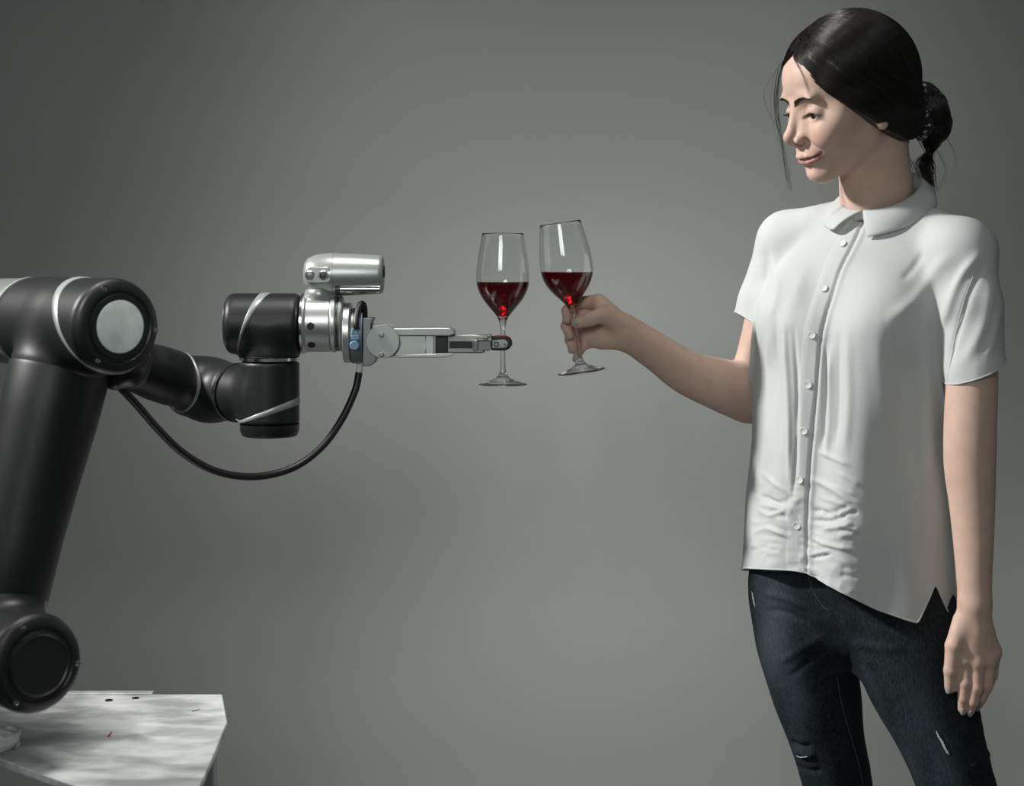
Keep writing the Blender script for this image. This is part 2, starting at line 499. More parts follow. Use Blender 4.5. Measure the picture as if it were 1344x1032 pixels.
SDFS = {}
def sdf_part(name, ops, m, h=0.0026, parent=robot, sharp=None):
    S = SDF()
    for p, k in ops: S.add(p, k)
    V, F = surface_nets(lambda P: S.ev(P), S.lo - 0.012, S.hi + 0.012, h)
    o = mk(name, V, F, m, parent, True, sharp); SDFS[o.name] = S
    return o
def band(name, c, axis, r, s0, s1, tilt0, tilt1, phi0, m, parent, n=96, proud=0.0008, rfun=None, snapto=True):
    """oblique painted band round a barrel: edges s0+tilt0*cos(phi-phi0), s1+tilt1*cos(phi-phi0) along the axis"""
    a, e1, e2 = frame(axis)
    V = []; F = []; DD = []; TG = []
    K = 5
    for j in range(n):
        t = 2 * np.pi * j / n
        sa = s0 + tilt0 * math.cos(t - phi0); sb = s1 + tilt1 * math.cos(t - phi0)
        for k in range(K):
            s = sa + (sb - sa) * k / (K - 1)
            rr = (rfun(s) if rfun else r) + (proud if 0 < k < K - 1 else -0.0006)
            V.append(c + a * s + rr * (math.cos(t) * e1 + math.sin(t) * e2)); DD.append(math.cos(t) * e1 + math.sin(t) * e2); TG.append(proud if 0 < k < K - 1 else -0.0006)
    for j in range(n):
        q = (j + 1) % n
        for k in range(K - 1):
            F.append([j * K + k, q * K + k, q * K + k + 1, j * K + k + 1])
    if parent.name in SDFS and snapto:                      # hug the blended housing
        V = np.array(V); DD = np.array(DD); TG = np.array(TG)
        for _ in range(5): V = V + DD * np.clip(TG - SDFS[parent.name].ev(V.astype(np.float32), 0.3), -0.01, 0.01)[:, None]
    return mk(name, V, F, m, parent, True, None)
def ring(name, c, axis, r, w, m, parent, proud=0.0008, n=72):
    return lathe(name, [(-w / 2, r - 0.002), (-w / 2, r + proud), (w / 2, r + proud), (w / 2, r - 0.002)], c, axis, m, parent, n, 30, True)
def screw(c, axis, r, parent, m=None, name='screw'):
    return lathe(name, [(-0.001, r), (0.0006, r), (0.001, r * 0.8), (0.001, r * 0.45), (-0.0004, r * 0.4), (-0.0004, 0)], c, axis, m or m_chr, parent, 18)

# shoulder, upper arm and elbow: blended cast housings
sh = sdf_part('shoulder_housing', [(cyl(C2 - AX * 0.205, C2 - AX * 0.006, 0.0583, 0.010), 0), (cone(M2, M2 + (M1 - M2) * 0.17, 0.052, 0.0515), 0.02)], m_blk)
el = sdf_part('elbow_housing', [(cyl(C1 - AX * 0.212, C1 - AX * 0.006, 0.0583, 0.010), 0), (cone(M1, M1 + (M2 - M1) * 0.13, 0.052, 0.0605), 0.014)], m_blk)
LK = norm(M2 - M1); LL = np.linalg.norm(M2 - M1)
ua = lathe('upper_arm_tube', [(0.058, 0.055), (0.058, 0.0612), (0.062, 0.0622), (0.12, 0.0605), (0.2, 0.0555), (0.27, 0.0522), (LL - 0.066, 0.0518), (LL - 0.062, 0.0505), (LL - 0.062, 0.045)], M1, LK, m_blk, robot, 80)
ring('seam', M1 + LK * (LL - 0.062), LK, 0.0495, 0.003, m_cap, ua, 0.0004)
ring('seam', M1 + LK * 0.0585, LK, 0.0595, 0.002, m_cap, ua, 0.0004)
def joint_cap(c, disc, parent):
    cap = lathe('joint_cap', [(-0.010, 0.0540), (-0.006, 0.0553), (-0.0035, 0.0540), (-0.001, 0.0500), (0.0, 0.0460), (0.0, 0.0435), (-0.0015, 0.042), (-0.0015, 0.0395), (0.0012, 0.0385), (0.0012, 0)],
                c, AX, m_cap, parent, 96, 28)
    a, e1, e2 = frame(AX)
    if disc:
        lathe('cover_disc', [(0.0008, 0.0318), (0.0022, 0.0315), (0.0024, 0.030), (0.0024, 0)], c, AX, m_disc, cap, 72)
    else:
        lathe('cover_disc', [(0.0008, 0.0375), (0.0030, 0.0370), (0.0034, 0.0355), (0.0022, 0.034), (0.0022, 0)], c, AX, m_cap, cap, 72)
    for ang in (24, 144, 264):
        t = R(ang)
        p = c + 0.0490 * (math.cos(t) * e1 + math.sin(t) * e2) - AX * 0.0025
        lathe('screw_recess', [(-0.006, 0.0046), (0.0016, 0.0046), (0.0016, 0.0036), (-0.001, 0.0036), (-0.001, 0)], p, AX, m_dark, cap, 20)
        screw(p + AX * 0.0012, AX, 0.003, cap)
    return cap
cap1 = joint_cap(C1, True, robot); cap2 = joint_cap(C2, False, robot)
band('silver_band', C1, AX, 0.0584, -0.056, -0.043, -0.045, -0.036, R(-8), m_band, el)
band('silver_band', C2, AX, 0.0584, -0.052, -0.045, -0.040, -0.036, R(-8), m_band, sh)
ring('joint_ring', C1 - AX * 0.2145, AX, 0.057, 0.007, m_band, el, 0.0012)
ring('joint_ring', C2 - AX * 0.2075, AX, 0.057, 0.007, m_band, sh, 0.0012)

# forearm root (behind the elbow) and forearm, with the wrist pivot at its end
m_root = mat('grey_metallic_housing', (0.20, 0.21, 0.205), 0.36, 0.4)
fr = lathe('forearm_root', [(-0.07, 0), (-0.07, 0.048), (-0.06, 0.054), (0.06, 0.056), (0.100, 0.056), (0.1065, 0.055), (0.1065, 0.03)], R2, AX, m_root, robot, 72)
FD = norm(E4 - R2); FL = np.linalg.norm(E4 - R2)
fa = sdf_part('forearm', [(cone(R2 + FD * 0.03, R2 + FD * (FL - 0.07), 0.037, 0.0365), 0), (cone(R2 + FD * (FL - 0.085), E4, 0.036, 0.0405), 0.012),
                     (cyl(E4 - AX * 0.048, E4 + AX * 0.070, 0.0412, 0.004), 0.026)], m_blk, 0.0024)
band('silver_band', R2, FD, 0.0372, FL - 0.046, FL - 0.041, -0.010, -0.009, R(0), m_band, fa)
lathe('pivot_cap', [(-0.008, 0.0415), (0.008, 0.0412), (0.016, 0.038), (0.020, 0.030), (0.020, 0)], E4 - AX * 0.046, -AX, m_cap, fa, 64)
ring('joint_ring', E4 - AX * 0.0475, AX, 0.0412, 0.003, m_band, fa, 0.0006)
ring('joint_ring', E4 + AX * 0.0716, AX, 0.0405, 0.0035, m_chr, fa, 0.0012)

# wrist: upright module, then the horizontal module above it
zt, zb = U(0, 471, 2.585)[2], U(0, 573, 2.585)[2]
wc = np.array([WX, WY, 0])
w1 = sdf_part('wrist_housing', [(cyl(wc + [0, 0, zb + 0.018], wc + [0, 0, zt - 0.004], 0.0408, 0.003), 0), (cyl(E4 + AX * 0.0735, wc * [1, 1, 0] + [0, 0, E4[2]], 0.0405, 0.003), 0.014)], m_blk, 0.0024)
lathe('wrist_cap', [(0.0, 0.0402), (0.0185, 0.0410), (-0.002, 0.0410), (-0.012, 0.0402), (-0.018, 0.0375), (-0.0195, 0.034), (-0.0195, 0)][2:], wc + [0, 0, zb + 0.0195], (0, 0, 1), m_cap, w1, 64)
band('silver_band', wc + [0, 0, zb], (0, 0, 1), 0.0412, 0.0305, 0.0395, 0.0125, 0.0165, R(0), m_band, w1)
ring('joint_ring', wc + [0, 0, zt], (0, 0, 1), 0.0395, 0.0042, m_chr, w1, 0.0013)
X0, X1 = U(297, 0, 2.585)[0], U(396, 0, 2.585)[0]
hc = np.array([0, WY, WZ])
w2 = sdf_part('wrist_housing', [(cyl(hc + [X0, 0, 0], hc + [X1, 0, 0], 0.0418, 0.011), 0), (cyl(wc + [0, 0, zt + 0.002], wc + [0, 0, WZ], 0.0400, 0.002), 0.010)], m_blk, 0.0024)
lathe('wrist_cap', [(0.0012, 0.0330), (-0.0006, 0.0322), (-0.0010, 0.030), (-0.0010, 0)], hc + [X0, 0, 0], (1, 0, 0), m_blk, w2, 72)
screw(hc + [X0 + 0.0035, -0.028, -0.026], (-0.8, -0.5, -0.4), 0.003, w2)
band('silver_band', hc + [X0, 0, 0], (1, 0, 0), 0.0421, 0.0325, 0.0420, 0.0145, 0.0225, R(-20), m_band, w2)

# tool flange with the camera head
def HX(px): return U(px, 0, 2.585)[0]
flange = lathe('tool_flange', [(HX(397) , 0.0405), (HX(399), 0.0412), (HX(402), 0.0405), (HX(404), 0.0388), (HX(434), 0.0386), (HX(435), 0.0375), (HX(437), 0.0392), (HX(441), 0.0395), (HX(443), 0.037),
                               (HX(446), 0.037), (HX(447), 0.0385), (HX(450), 0.0375), (HX(452), 0.034), (HX(452), 0)], hc, (1, 0, 0), m_sil, robot, 80, 25)
ring('joint_ring', hc + [HX(398), 0, 0], (1, 0, 0), 0.0408, 0.003, m_chr, flange, 0.0008)
ring('groove', hc + [HX(444.5), 0, 0], (1, 0, 0), 0.0365, 0.003, m_dgrey, flange, 0.0012)
for py_, ang in ((429, 3), (455, 46)):
    t = R(ang); p = hc + [HX(411.5), -0.0386 * math.cos(t), -0.0386 * math.sin(t)]
    V, F = lathe_vf([(-0.002, 0.0056), (0.0012, 0.0056), (0.0016, 0.0050), (0.0016, 0)], p, (0, -math.cos(t), -math.sin(t)), 6)
    mk('hex_bolt', V, F, m_dark, flange, False)
for ang in (20, 60, 100):
    t = R(ang); screw(hc + [HX(445.5), -0.0368 * math.cos(t), 0.0368 * math.sin(t) * (1 if ang < 60 else -1)], (0, -math.cos(t), math.sin(t) * (1 if ang < 60 else -1)), 0.0016, flange)

# camera head: rounded rear, flat front disc
cz = U(0, 360.5, 2.585)[2]
ca = np.array([0, WY, cz])
prof = [(HX(398.5), 0.0), (HX(398.6), 0.010), (HX(400), 0.0165), (HX(404), 0.0222), (HX(411), 0.0262), (HX(420), 0.0284), (HX(432), 0.0295), (HX(438), 0.0296), (HX(438.2), 0.0290), (HX(438.6), 0.0290), (HX(439), 0.0295),
        (HX(470), 0.0282), (HX(497), 0.0266), (HX(500), 0.0262), (HX(502.5), 0.0245), (HX(502.5), 0.0)]
camh = lathe('camera_head', prof, ca, (1, 0, 0), m_silp, robot, 80, 35)
lathe('lens_cover', [(0, 0.0228), (0.0008, 0.0224), (0.0008, 0)], ca + [HX(502.6), 0, 0], (1, 0, 0), m_mgrey, camh, 48)
lathe('lens', [(0, 0.0085), (0.0016, 0.008), (0.0022, 0)], ca + [HX(503.4), 0, 0.004], (1, 0, 0), m_dark, camh, 32)
sdf_part('camera_mount', [(ell(ca + [HX(420), 0, -0.024], (0.019, 0.022, 0.011)), 0), (cyl(hc + [HX(404), 0, 0.0335], hc + [HX(440), 0, 0.0335], 0.0075, 0.003), 0.012), (ell(hc + [HX(422), 0, 0.034], (0.017, 0.020, 0.007)), 0.014)], m_silp, 0.0018, camh)
# button panel on the near side
bp = prism('button_panel', arc(406, 361, 6.0, 10.5, 90, 270, 10) + arc(429, 361, 6.5, 10.5, -90, 90, 10), 2.585 - 0.0292, 2.585 - 0.018, m_silp, camh, 0.0012, 2.556)
for px_ in (406.3, 424.0):
    c = U(px_, 361.3, 2.554); c[1] = 2.585 - 0.0292 - CAMD
    bt = lathe('button', [(0, 0.0066), (0.0012, 0.0064), (0.0014, 0.0054), (0.0006, 0.0050), (0.0006, 0.0046)], c, (0, -1, 0), m_chr, camh, 32)
    lathe('button_face', [(-0.001, 0.0050), (0.0004, 0.0049), (0.0008, 0.0036), (0.0008, 0)], c, (0, -1, 0), m_dgrey if px_ > 415 else m_mgrey, camh, 32)
# light tube slung under the camera head
tb = np.array([0, WY - 0.0205, U(0, 379.5, 2.575)[2]])
lathe('light_tube', [(HX(447), 0), (HX(447), 0.0056), (HX(450), 0.0060), (HX(500), 0.0060), (HX(500), 0.0)], tb, (1, 0, 0), m_chr, camh, 32)
lathe('tube_socket', [(HX(442), 0.0), (HX(442), 0.0060), (HX(448), 0.0066), (HX(448), 0.0)], tb, (1, 0, 0), m_dgrey, camh, 32)

# gripper
gz = U(0, 448, 2.585)[2]
gc = np.array([0, WY, gz])
grip = lathe('gripper', [(HX(452), 0), (HX(452), 0.0400), (HX(453), 0.0412), (HX(460), 0.0412), (HX(461), 0.0402), (HX(462), 0.038), (HX(462), 0)], np.array([0, WY, U(0, 437, 2.585)[2]]), (1, 0, 0), m_sil, robot, 72, 25)
gcz = np.array([0, WY, U(0, 441, 2.585)[2]])
lathe('adapter_plate', [(HX(462), 0), (HX(462), 0.0370), (HX(463), 0.0380), (HX(475), 0.0380), (HX(476), 0.0372), (HX(476), 0)], gcz, (1, 0, 0), m_mgrey, grip, 72, 25)
lathe('blue_ring', [(HX(476), 0), (HX(476), 0.0372), (HX(477.2), 0.0372), (HX(477.2), 0)], gcz, (1, 0, 0), m_blue, grip, 72, 25)
prism('bracket', [(477, 417), (491, 417), (488, 424), (488, 433), (494, 440), (495, 470), (492, 477), (486, 480), (477, 480)], 2.585 - 0.026, 2.585 + 0.026, m_mgrey, grip, 0.0012, 2.575)
prism('top_plate', [(488, 427.5), (508, 427.5), (517, 431), (560, 430.5), (590, 430.5), (596, 434), (598, 438.5), (590, 441), (520, 441), (505, 437), (489, 437)], 2.585 - 0.030, 2.585 + 0.030, m_silp, grip, 0.0016, 2.560)
prism('top_rail', [(489, 426.2), (507, 426.2), (509, 428.4), (489, 428.4)], 2.585 - 0.022, 2.585 - 0.006, m_silp, grip, 0.0006, 2.570)
prism('gripper_body', [(505, 439), (572, 439), (572, 467.5), (505, 467.5)], 2.585 - 0.027, 2.585 + 0.027, m_sil, grip, 0.0012, 2.560)
prism('bottom_plate', [(510, 466.5), (596, 463.5), (595, 466), (590, 468.5), (575, 469.5), (510, 469.5)], 2.585 - 0.029, 2.585 + 0.029, m_sil, grip, 0.001, 2.560)
prism('end_post', [(558, 440), (567, 439), (570, 441), (570, 467), (558, 467.5)], 2.585 - 0.0285, 2.585 + 0.0285, m_sil, grip, 0.0016, 2.560)
kn = U(502.5, 448.2, 2.553); kn[1] = 2.585 - 0.0345 - CAMD
lathe('knuckle_disc', [(-0.012, 0), (-0.012, 0.0225), (0.0, 0.0228), (0.0014, 0.0222), (0.0014, 0)], kn, (0, -1, 0), m_silp, grip, 64, 25)
for py_ in (439.8, 466.0 - 0.5):
    c = U(501, py_, 2.552); c[1] = kn[1] - 0.0014
    lathe('socket_screw', [(-0.0005, 0.0036), (0.0008, 0.0036), (0.001, 0.0030), (0.001, 0.0018), (-0.0002, 0.0016), (-0.0002, 0)], c, (0, -1, 0), m_mgrey, grip, 20)
kn2 = kn.copy(); kn2[1] = 2.585 + 0.0345 - CAMD
lathe('knuckle_disc', [(-0.012, 0), (-0.012, 0.0225), (0.0, 0.0228), (0.0014, 0.0222), (0.0014, 0)], kn2, (0, 1, 0), m_silp, grip, 64, 25)
for s in (-1, 1):
    def q(a, b):                       # depth range measured outwards from the grip plane
        return (2.585 + s * a, 2.585 + s * b) if s > 0 else (2.585 - b, 2.585 - a)
    dr = 2.570
    prism('finger_base', [(569, 442.5), (588, 442), (588, 463.5), (569, 463.5)], *q(0.006, 0.024), m_cap, grip, 0.0008, dr)
    fg = prism('finger', [(584, 439.8), (624, 440.2), (640, 440.5), (640, 444.5), (627, 444.5), (627, 459.5), (634, 459.5), (634, 462.3), (584, 462.3)], *q(0.008, 0.020), m_silp, grip, 0.0008, dr)
    prism('finger_inlay', [(590, 447.8), (620.5, 447.8), (620.5, 457.2), (590, 457.2)], *q(0.018, 0.0206), m_cap, grip, 0.0004, dr)
    prism('finger_bar', [(621, 446.6), (627, 446.6), (627, 460.5), (621, 460.5)], *q(0.008, 0.0216), m_chr, grip, 0.0006, dr)
    prism('finger_underside', [(588, 461.5), (632, 461.5), (636, 459.4), (636, 462.5), (630, 463.6), (588, 463.2)], *q(0.007, 0.019), m_cap, grip, 0.0005, dr)
    prism('finger_link', [(627, 447.8), (641, 447), (644, 449), (645, 459), (641, 460.8), (627, 459.6)], *q(0.006, 0.017), m_mgrey, grip, 0.0008, dr)
    prism('link_spring', [(634, 440.5), (645, 439.5), (645.5, 443), (640, 445.5), (634, 445.5)], *q(0.005, 0.015), m_chr, grip, 0.0008, dr)
    prism('fingertip_pad', [(645.5, 441.6)] + arc(661, 451.0, 10.8, 9.6, -88, 88, 14) + [(645.5, 460.3), (644.6, 458.5), (644.6, 443.5)], *q(0.0039, 0.0125), m_cap if s < 0 else m_redhi, grip, 0.0016, dr, 3)
    prism('painted_highlight', [(650, 441.3)] + arc(661.3, 451.0, 11.2, 10.0, -88, 20, 10) + [(668.6, 453.8), (662, 444.6), (650, 444.4)], *q(0.0040, 0.0118), m_redhi, grip, 0.0006, dr)  # thin slab coloured as the red highlight along the fingertip's rim
    prism('fingertip_plate', [(646, 446.8)] + arc(660.5, 451.4, 6.2, 5.6, -88, 88, 10) + [(646, 457.2)], *q(0.0120, 0.0142), m_silp, grip, 0.0005, dr)
    yy = (2.585 + s * 0.0142) - CAMD
    for px_, rr in ((651.5, 0.0036), (662.2, 0.0016)):
        c = U(px_, 452.2, dr); c[1] = yy
        lathe('pivot_screw', [(-0.0006, rr * 1.15), (0.0006, rr), (0.0006, rr * 0.72), (-0.0001, rr * 0.6), (-0.0001, 0)], c, (0, s, 0), m_dgrey if rr > 0.002 else m_dark, grip, 20)

# cables on the arm
d0 = 2.545
tube('sensor_cable', [U(468, 432, d0), U(467.5, 424, d0), U(469, 411, d0 + 0.008), U(472.5, 400.5, d0 + 0.016), U(476, 399, d0 + 0.022), U(478.2, 404, d0 + 0.026), U(478.8, 416, d0 + 0.030)], 0.0042, m_rub, robot)
pl = box('blue_plug', U(461.5, 431, 2.545), U(472, 447, 2.556), m_blue, robot, 0.001)
c = U(465.5, 453.5, 2.545)
lathe('plug_cap', [(-0.004, 0.0), (-0.004, 0.0064), (0.0052, 0.0064), (0.0062, 0.0054), (0.0062, 0)], c, (0, -1, 0), m_blue, pl, 28)
box('plug_shoulder', U(460.6, 440.5, 2.544), U(472.6, 446.0, 2.556), m_blue, pl, 0.0008)
tube('strain_relief', [U(472.5, 478, 2.585), U(471.8, 484, 2.585), U(471.0, 491.5, 2.585)], 0.0046, m_wcab, robot)
tube('hanging_cable', [U(471.3, 489, 2.585), U(466, 513, 2.582), U(449, 550, 2.572), U(424, 585, 2.555), U(391, 611, 2.535), U(352, 624, 2.51), U(312, 625, 2.48), U(274, 615, 2.45), U(238, 593, 2.42), U(207, 563, 2.395), U(180, 532, 2.37), U(160, 511, 2.355), U(143, 496, 2.35)],
     0.0050, m_rub, robot, 14)
cl = C1 + 0.055 * np.array([0.4, 0.35, -0.85]) - AX * 0.07
sdf_part('cable_clip', [(ell(U(172, 488, 2.36), (0.022, 0.026, 0.022)), 0), (cone(U(186, 472, 2.36), U(150, 500, 2.345), 0.013, 0.012), 0.01)], m_cap, 0.0022)
tube('loop_cable', [U(12, 598, 2.40), U(4, 608, 2.40), U(-12, 628, 2.40), U(-40, 650, 2.40), U(-80, 652, 2.41), U(-120, 600, 2.42)], 0.0055, m_rub, robot)

# base column (left of the frame) that carries the shoulder
bj = J1
lathe('base_column', [(0.0004, 0.0), (0.0004, 0.085), (0.012, 0.085), (0.016, 0.080), (0.020, 0.066), (0.06, 0.062), (bj[2] - TZ + 0.058, 0.0605), (bj[2] - TZ + 0.066, 0.05), (bj[2] - TZ + 0.066, 0)], (bj[0], bj[1], TZ), (0, 0, 1), m_blk, robot, 72)
lathe('shoulder_root', [(0.03, 0.055), (0.0915, 0.0565), (0.0915, 0.03)], J1, AX, m_silp, robot, 64)

# ------------------------------------------------------------------ wine glasses
m_glass, nt, b = mat_new('clear_glass')
setin(b, Base_Color=(0.97, 0.985, 0.98, 1), Roughness=0.0, IOR=1.48, Transmission_Weight=1.0)
m_wine, nt, b = mat_new('red_wine')
setin(b, Base_Color=(0.98, 0.90, 0.88, 1), Roughness=0.0, IOR=1.345, Transmission_Weight=1.0)
va = nt.nodes.new('ShaderNodeVolumeAbsorption'); va.inputs['Color'].default_value = (0.89, 0.10, 0.09, 1); va.inputs['Density'].default_value = 270
nt.links.new(va.outputs[0], nt.nodes['Material Output'].inputs['Volume'])
outer = [(0.0, 0.0), (0.0, 0.0325), (0.0010, 0.0335), (0.0020, 0.0325), (0.0050, 0.0220), (0.0085, 0.0125), (0.0120, 0.0075), (0.0170, 0.0048), (0.024, 0.0037), (0.050, 0.0033), (0.075, 0.0036), (0.086, 0.0048),
         (0.0925, 0.0074), (0.0985, 0.0116), (0.1065, 0.0184), (0.1150, 0.0254), (0.1240, 0.0310), (0.1330, 0.0347), (0.1420, 0.0364), (0.1510, 0.0366), (0.1650, 0.0356), (0.1800, 0.0336), (0.1950, 0.0310), (0.2075, 0.0287), (0.2084, 0.0282)]
inner = [(0.2078, 0.0276), (0.1950, 0.0301), (0.1800, 0.0327), (0.1650, 0.0347), (0.1510, 0.0356), (0.1420, 0.0353), (0.1330, 0.0336), (0.1240, 0.0297), (0.1150, 0.0239), (0.1065, 0.0166), (0.1000, 0.0104), (0.0960, 0.0062), (0.0935, 0.0)]
def smooth_prof(p, n=3):
    q = catmull(np.array(p), n); q[:, 1] = np.maximum(q[:, 1], 0); return [tuple(v) for v in q]
op = outer[:3] + smooth_prof(outer[2:], 3)[1:]
gp = op + smooth_prof(inner, 3)
gp[-1] = (0.0935, 0.0)
wp_in = [(s, r + 0.00035) for s, r in smooth_prof(inner, 3)][::-1]
wp_in[0] = (0.0931, 0.0)
def wine_glass(base, axis, level_z, label):
    g = root('wine_glass', base, label, 'wine glass', 'wine glasses raised in a toast')
    axis = norm(axis)
    V, F = lathe_vf(gp, base, axis, 96)
    mk('glass', V, F, m_glass, g, True, None)
    V, F = lathe_vf(wp_in + [(wp_in[-1][0], 0.0)], base, axis, 96)
    me = bpy.data.meshes.new('tmp'); me.from_pydata([tuple(v) for v in V], [], F)
    bm = bmesh.new(); bm.from_mesh(me)
    geom = bm.verts[:] + bm.edges[:] + bm.faces[:]
    r = bmesh.ops.bisect_plane(bm, geom=geom, plane_co=(0, 0, level_z), plane_no=(0, 0, 1), clear_outer=True)
    es = [e for e in r['geom_cut'] if isinstance(e, bmesh.types.BMEdge)]
    bmesh.ops.contextual_create(bm, geom=es)
    bmesh.ops.recalc_face_normals(bm, faces=bm.faces[:])
    bm.verts.index_update()
    V = [tuple(v.co) for v in bm.verts]; F = [[v.index for v in f.verts] for f in bm.faces]
    bm.free(); bpy.data.meshes.remove(me)
    w = mk('wine', V, F, m_wine, g, True, 40)
    w['label'] = 'dark red wine'
    return g
gb = U(660, 505.5, 2.585)
wine_glass(gb, (0, 0, 1), U(0, 370, 2.585)[2], 'upright glass of red wine held by the robot gripper')
GD = 2.60
gb2 = U(763.5, 488.5, GD); gt2 = U(736, 297, GD - 0.004)
wine_glass(gb2, gt2 - gb2, U(0, 357, GD)[2], 'tilted glass of red wine held in a hand')

# ------------------------------------------------------------------ the person
TYAW, HYAW, HPITCH = R(36), R(71), R(15)
TF = np.array([-math.sin(TYAW), -math.cos(TYAW), 0.0]); TL = np.array([math.cos(TYAW), -math.sin(TYAW), 0.0]); TU = np.array([0, 0, 1.0])
hf = np.array([-math.sin(HYAW), -math.cos(HYAW), 0.0]); HL = np.array([math.cos(HYAW), -math.sin(HYAW), 0.0])
HF = math.cos(HPITCH) * hf - math.sin(HPITCH) * TU; HU = math.sin(HPITCH) * hf + math.cos(HPITCH) * TU
HROLL = R(4)
HL, HU = HL * math.cos(HROLL) - HU * math.sin(HROLL), HU * math.cos(HROLL) + HL * math.sin(HROLL)
HR = np.stack([HF, HL, HU], 1)                      # columns: forward, left, up of the head
HO = U(1119.5, 139.5, 2.56); HS = 0.000985
def H(x, y, z): return HO + HS * (HF * x + HL * y + HU * z)
def toH(P): return ((np.asarray(P) - HO) @ HR) / HS
def hs(c, r): return sph(H(*c), r * HS)
def hc_(a, b, ra, rb): return cone(H(*a), H(*b), ra * HS, rb * HS)
def he(c, rad, rot=None):
    Rm = HR if rot is None else HR @ rot
    return ell(H(*c), np.array(rad) * HS, Rm)
def rotm(ax, deg): return np.array(Matrix.Rotation(R(deg), 3, ax))

def project(P):
    P = np.asarray(P); d = P[:, 1] + CAMD
    return 672 + P[:, 0] * FPX / d, HORIZON - (P[:, 2] - CAMZ) * FPX / d

person = root('person', (U(1180, 0, 2.6)[0], 0.0, 0.0), 'person in a white short-sleeved shirt and blue jeans raising a wine glass', 'person')

# ---- head
HEAD = SDF()
HEAD.add(he((-8, 0, 40), (88, 72, 83)))
HEAD.add(he((32, 0, 50), (60, 58, 50)), 0.020)                   # forehead
HEAD.add(he((30, 0, -14), (55, 53, 66)), 0.022)                  # face mass
for s in (-1, 1):
    HEAD.add(hc_((8, s * 42, -40), (62, s * 11, -75), 12, 12), 0.022)      # jaw line
    HEAD.add(hs((50, s * 42, -5), 18.5), 0.018)                   # cheekbone
    HEAD.add(hs((66, s * 30, -24), 20), 0.020)                  # cheek
    HEAD.add(he((78, s * 22, 30), (11, 24, 8), rotm('Z', -s * 24)), 0.012)   # brow ridge
HEAD.add(he((71, 0, -75), (17, 18.5, 14)), 0.014)                  # chin
HEAD.add(he((81, 0, -48), (13.5, 25, 19)), 0.012)                  # mouth bulge
for s in (-1, 1):
    HEAD.sub(hs((103.5, s * 36, 14), 21.5), 0.012)                   # eye sockets
HEAD.add(hc_((84, 0, 20), (102, 0, -13), 7.6, 6.6), 0.012)       # nose bridge
HEAD.add(hs((107.5, 0, -19.0), 6.7), 0.009)
for s in (-1, 1): HEAD.add(hc_((80, s * 11, 4), (87, s * 12, -16), 7, 8), 0.010)      # side walls of the nose                      # tip
HEAD.add(hc_((104, 0, -25), (91, 0, -32.5), 4.8, 6.0), 0.006)
for s in (-1, 1):
    HEAD.add(he((95.5, s * 10.4, -24.5), (9.0, 5.0, 6.0), rotm('Z', s * 14)), 0.006)   # nostril wings
    HEAD.sub(he((98, s * 6.2, -30), (5.0, 2.8, 3.6)), 0.002)
    HEAD.add(hs((71.5, s * 31, 9), 13.6), 0.004)                 # eyelids over the eyeball
UL = [(73.0, -28, -46.5), (83.0, -21, -49.1), (91.0, -12, -49.1), (94.6, -4, -47.9), (94.8, 0, -48.7), (94.6, 4, -47.9), (91.0, 12, -49.1), (83.0, 21, -49.1), (73.0, 28, -46.5)]
LLp = [(73.5, -27, -47.5), (83.5, -20, -53.3), (90.0, -10, -57.3), (92.5, 0, -58.3), (90.0, 10, -57.3), (83.5, 20, -53.3), (73.5, 27, -47.5)]
for P_, rr in ((UL, [1.2, 2.3, 3.3, 3.9, 3.6, 3.9, 3.3, 2.3, 1.2]), (LLp, [1.2, 2.8, 4.2, 4.8, 4.2, 2.8, 1.2])):
    for i in range(len(P_) - 1):
        HEAD.add(hc_(P_[i], P_[i + 1], rr[i], rr[i + 1]), 0.003)
MS = [(77, -28.5, -46.2), (84, -22.5, -50.4), (93, -12, -52.8), (97.6, 0, -53.2), (93, 12, -52.8), (84, 22.5, -50.4), (77, 28.5, -46.2)]
for i in range(len(MS) - 1): HEAD.sub(hc_(MS[i], MS[i + 1], [0.4, 0.9, 1.25, 1.3, 1.25, 0.9, 0.4][i], [0.4, 0.9, 1.25, 1.3, 1.25, 0.9, 0.4][i + 1]), 0.0032)
HEAD.sub(hc_((101.5, 0, -34), (103, 0, -39), 2.0, 2.4), 0.003)   # philtrum
HEAD.sub(he((95, 0, -66), (8, 14, 4.5)), 0.010)                    # fold under the lip
for s in (-1, 1):
    HEAD.sub(he((87, s * 30.0, 4.8), (9, 14.4, 5.0), rotm('X', s * 5)), 0.0012)
    HEAD.sub(hc_((90, s * 17, -26), (80, s * 33, -44), 0.8, 0.8), 0.007)             # smile fold      # lid opening, eyes cast down
    HEAD.sub(hc_((84, s * 20, 17.2), (81, s * 36, 18.0), 1.0, 0.9), 0.002)           # lid crease
    HEAD.add(he((-4, s * 70, -4), (15, 5, 26), rotm('Y', -12)), 0.006)               # ear
    HEAD.add(hs((2, s * 70, -26), 6.0), 0.006)                                       # lobe
    HEAD.sub(he((4, s * 76, -6), (9, 5, 15)), 0.004)

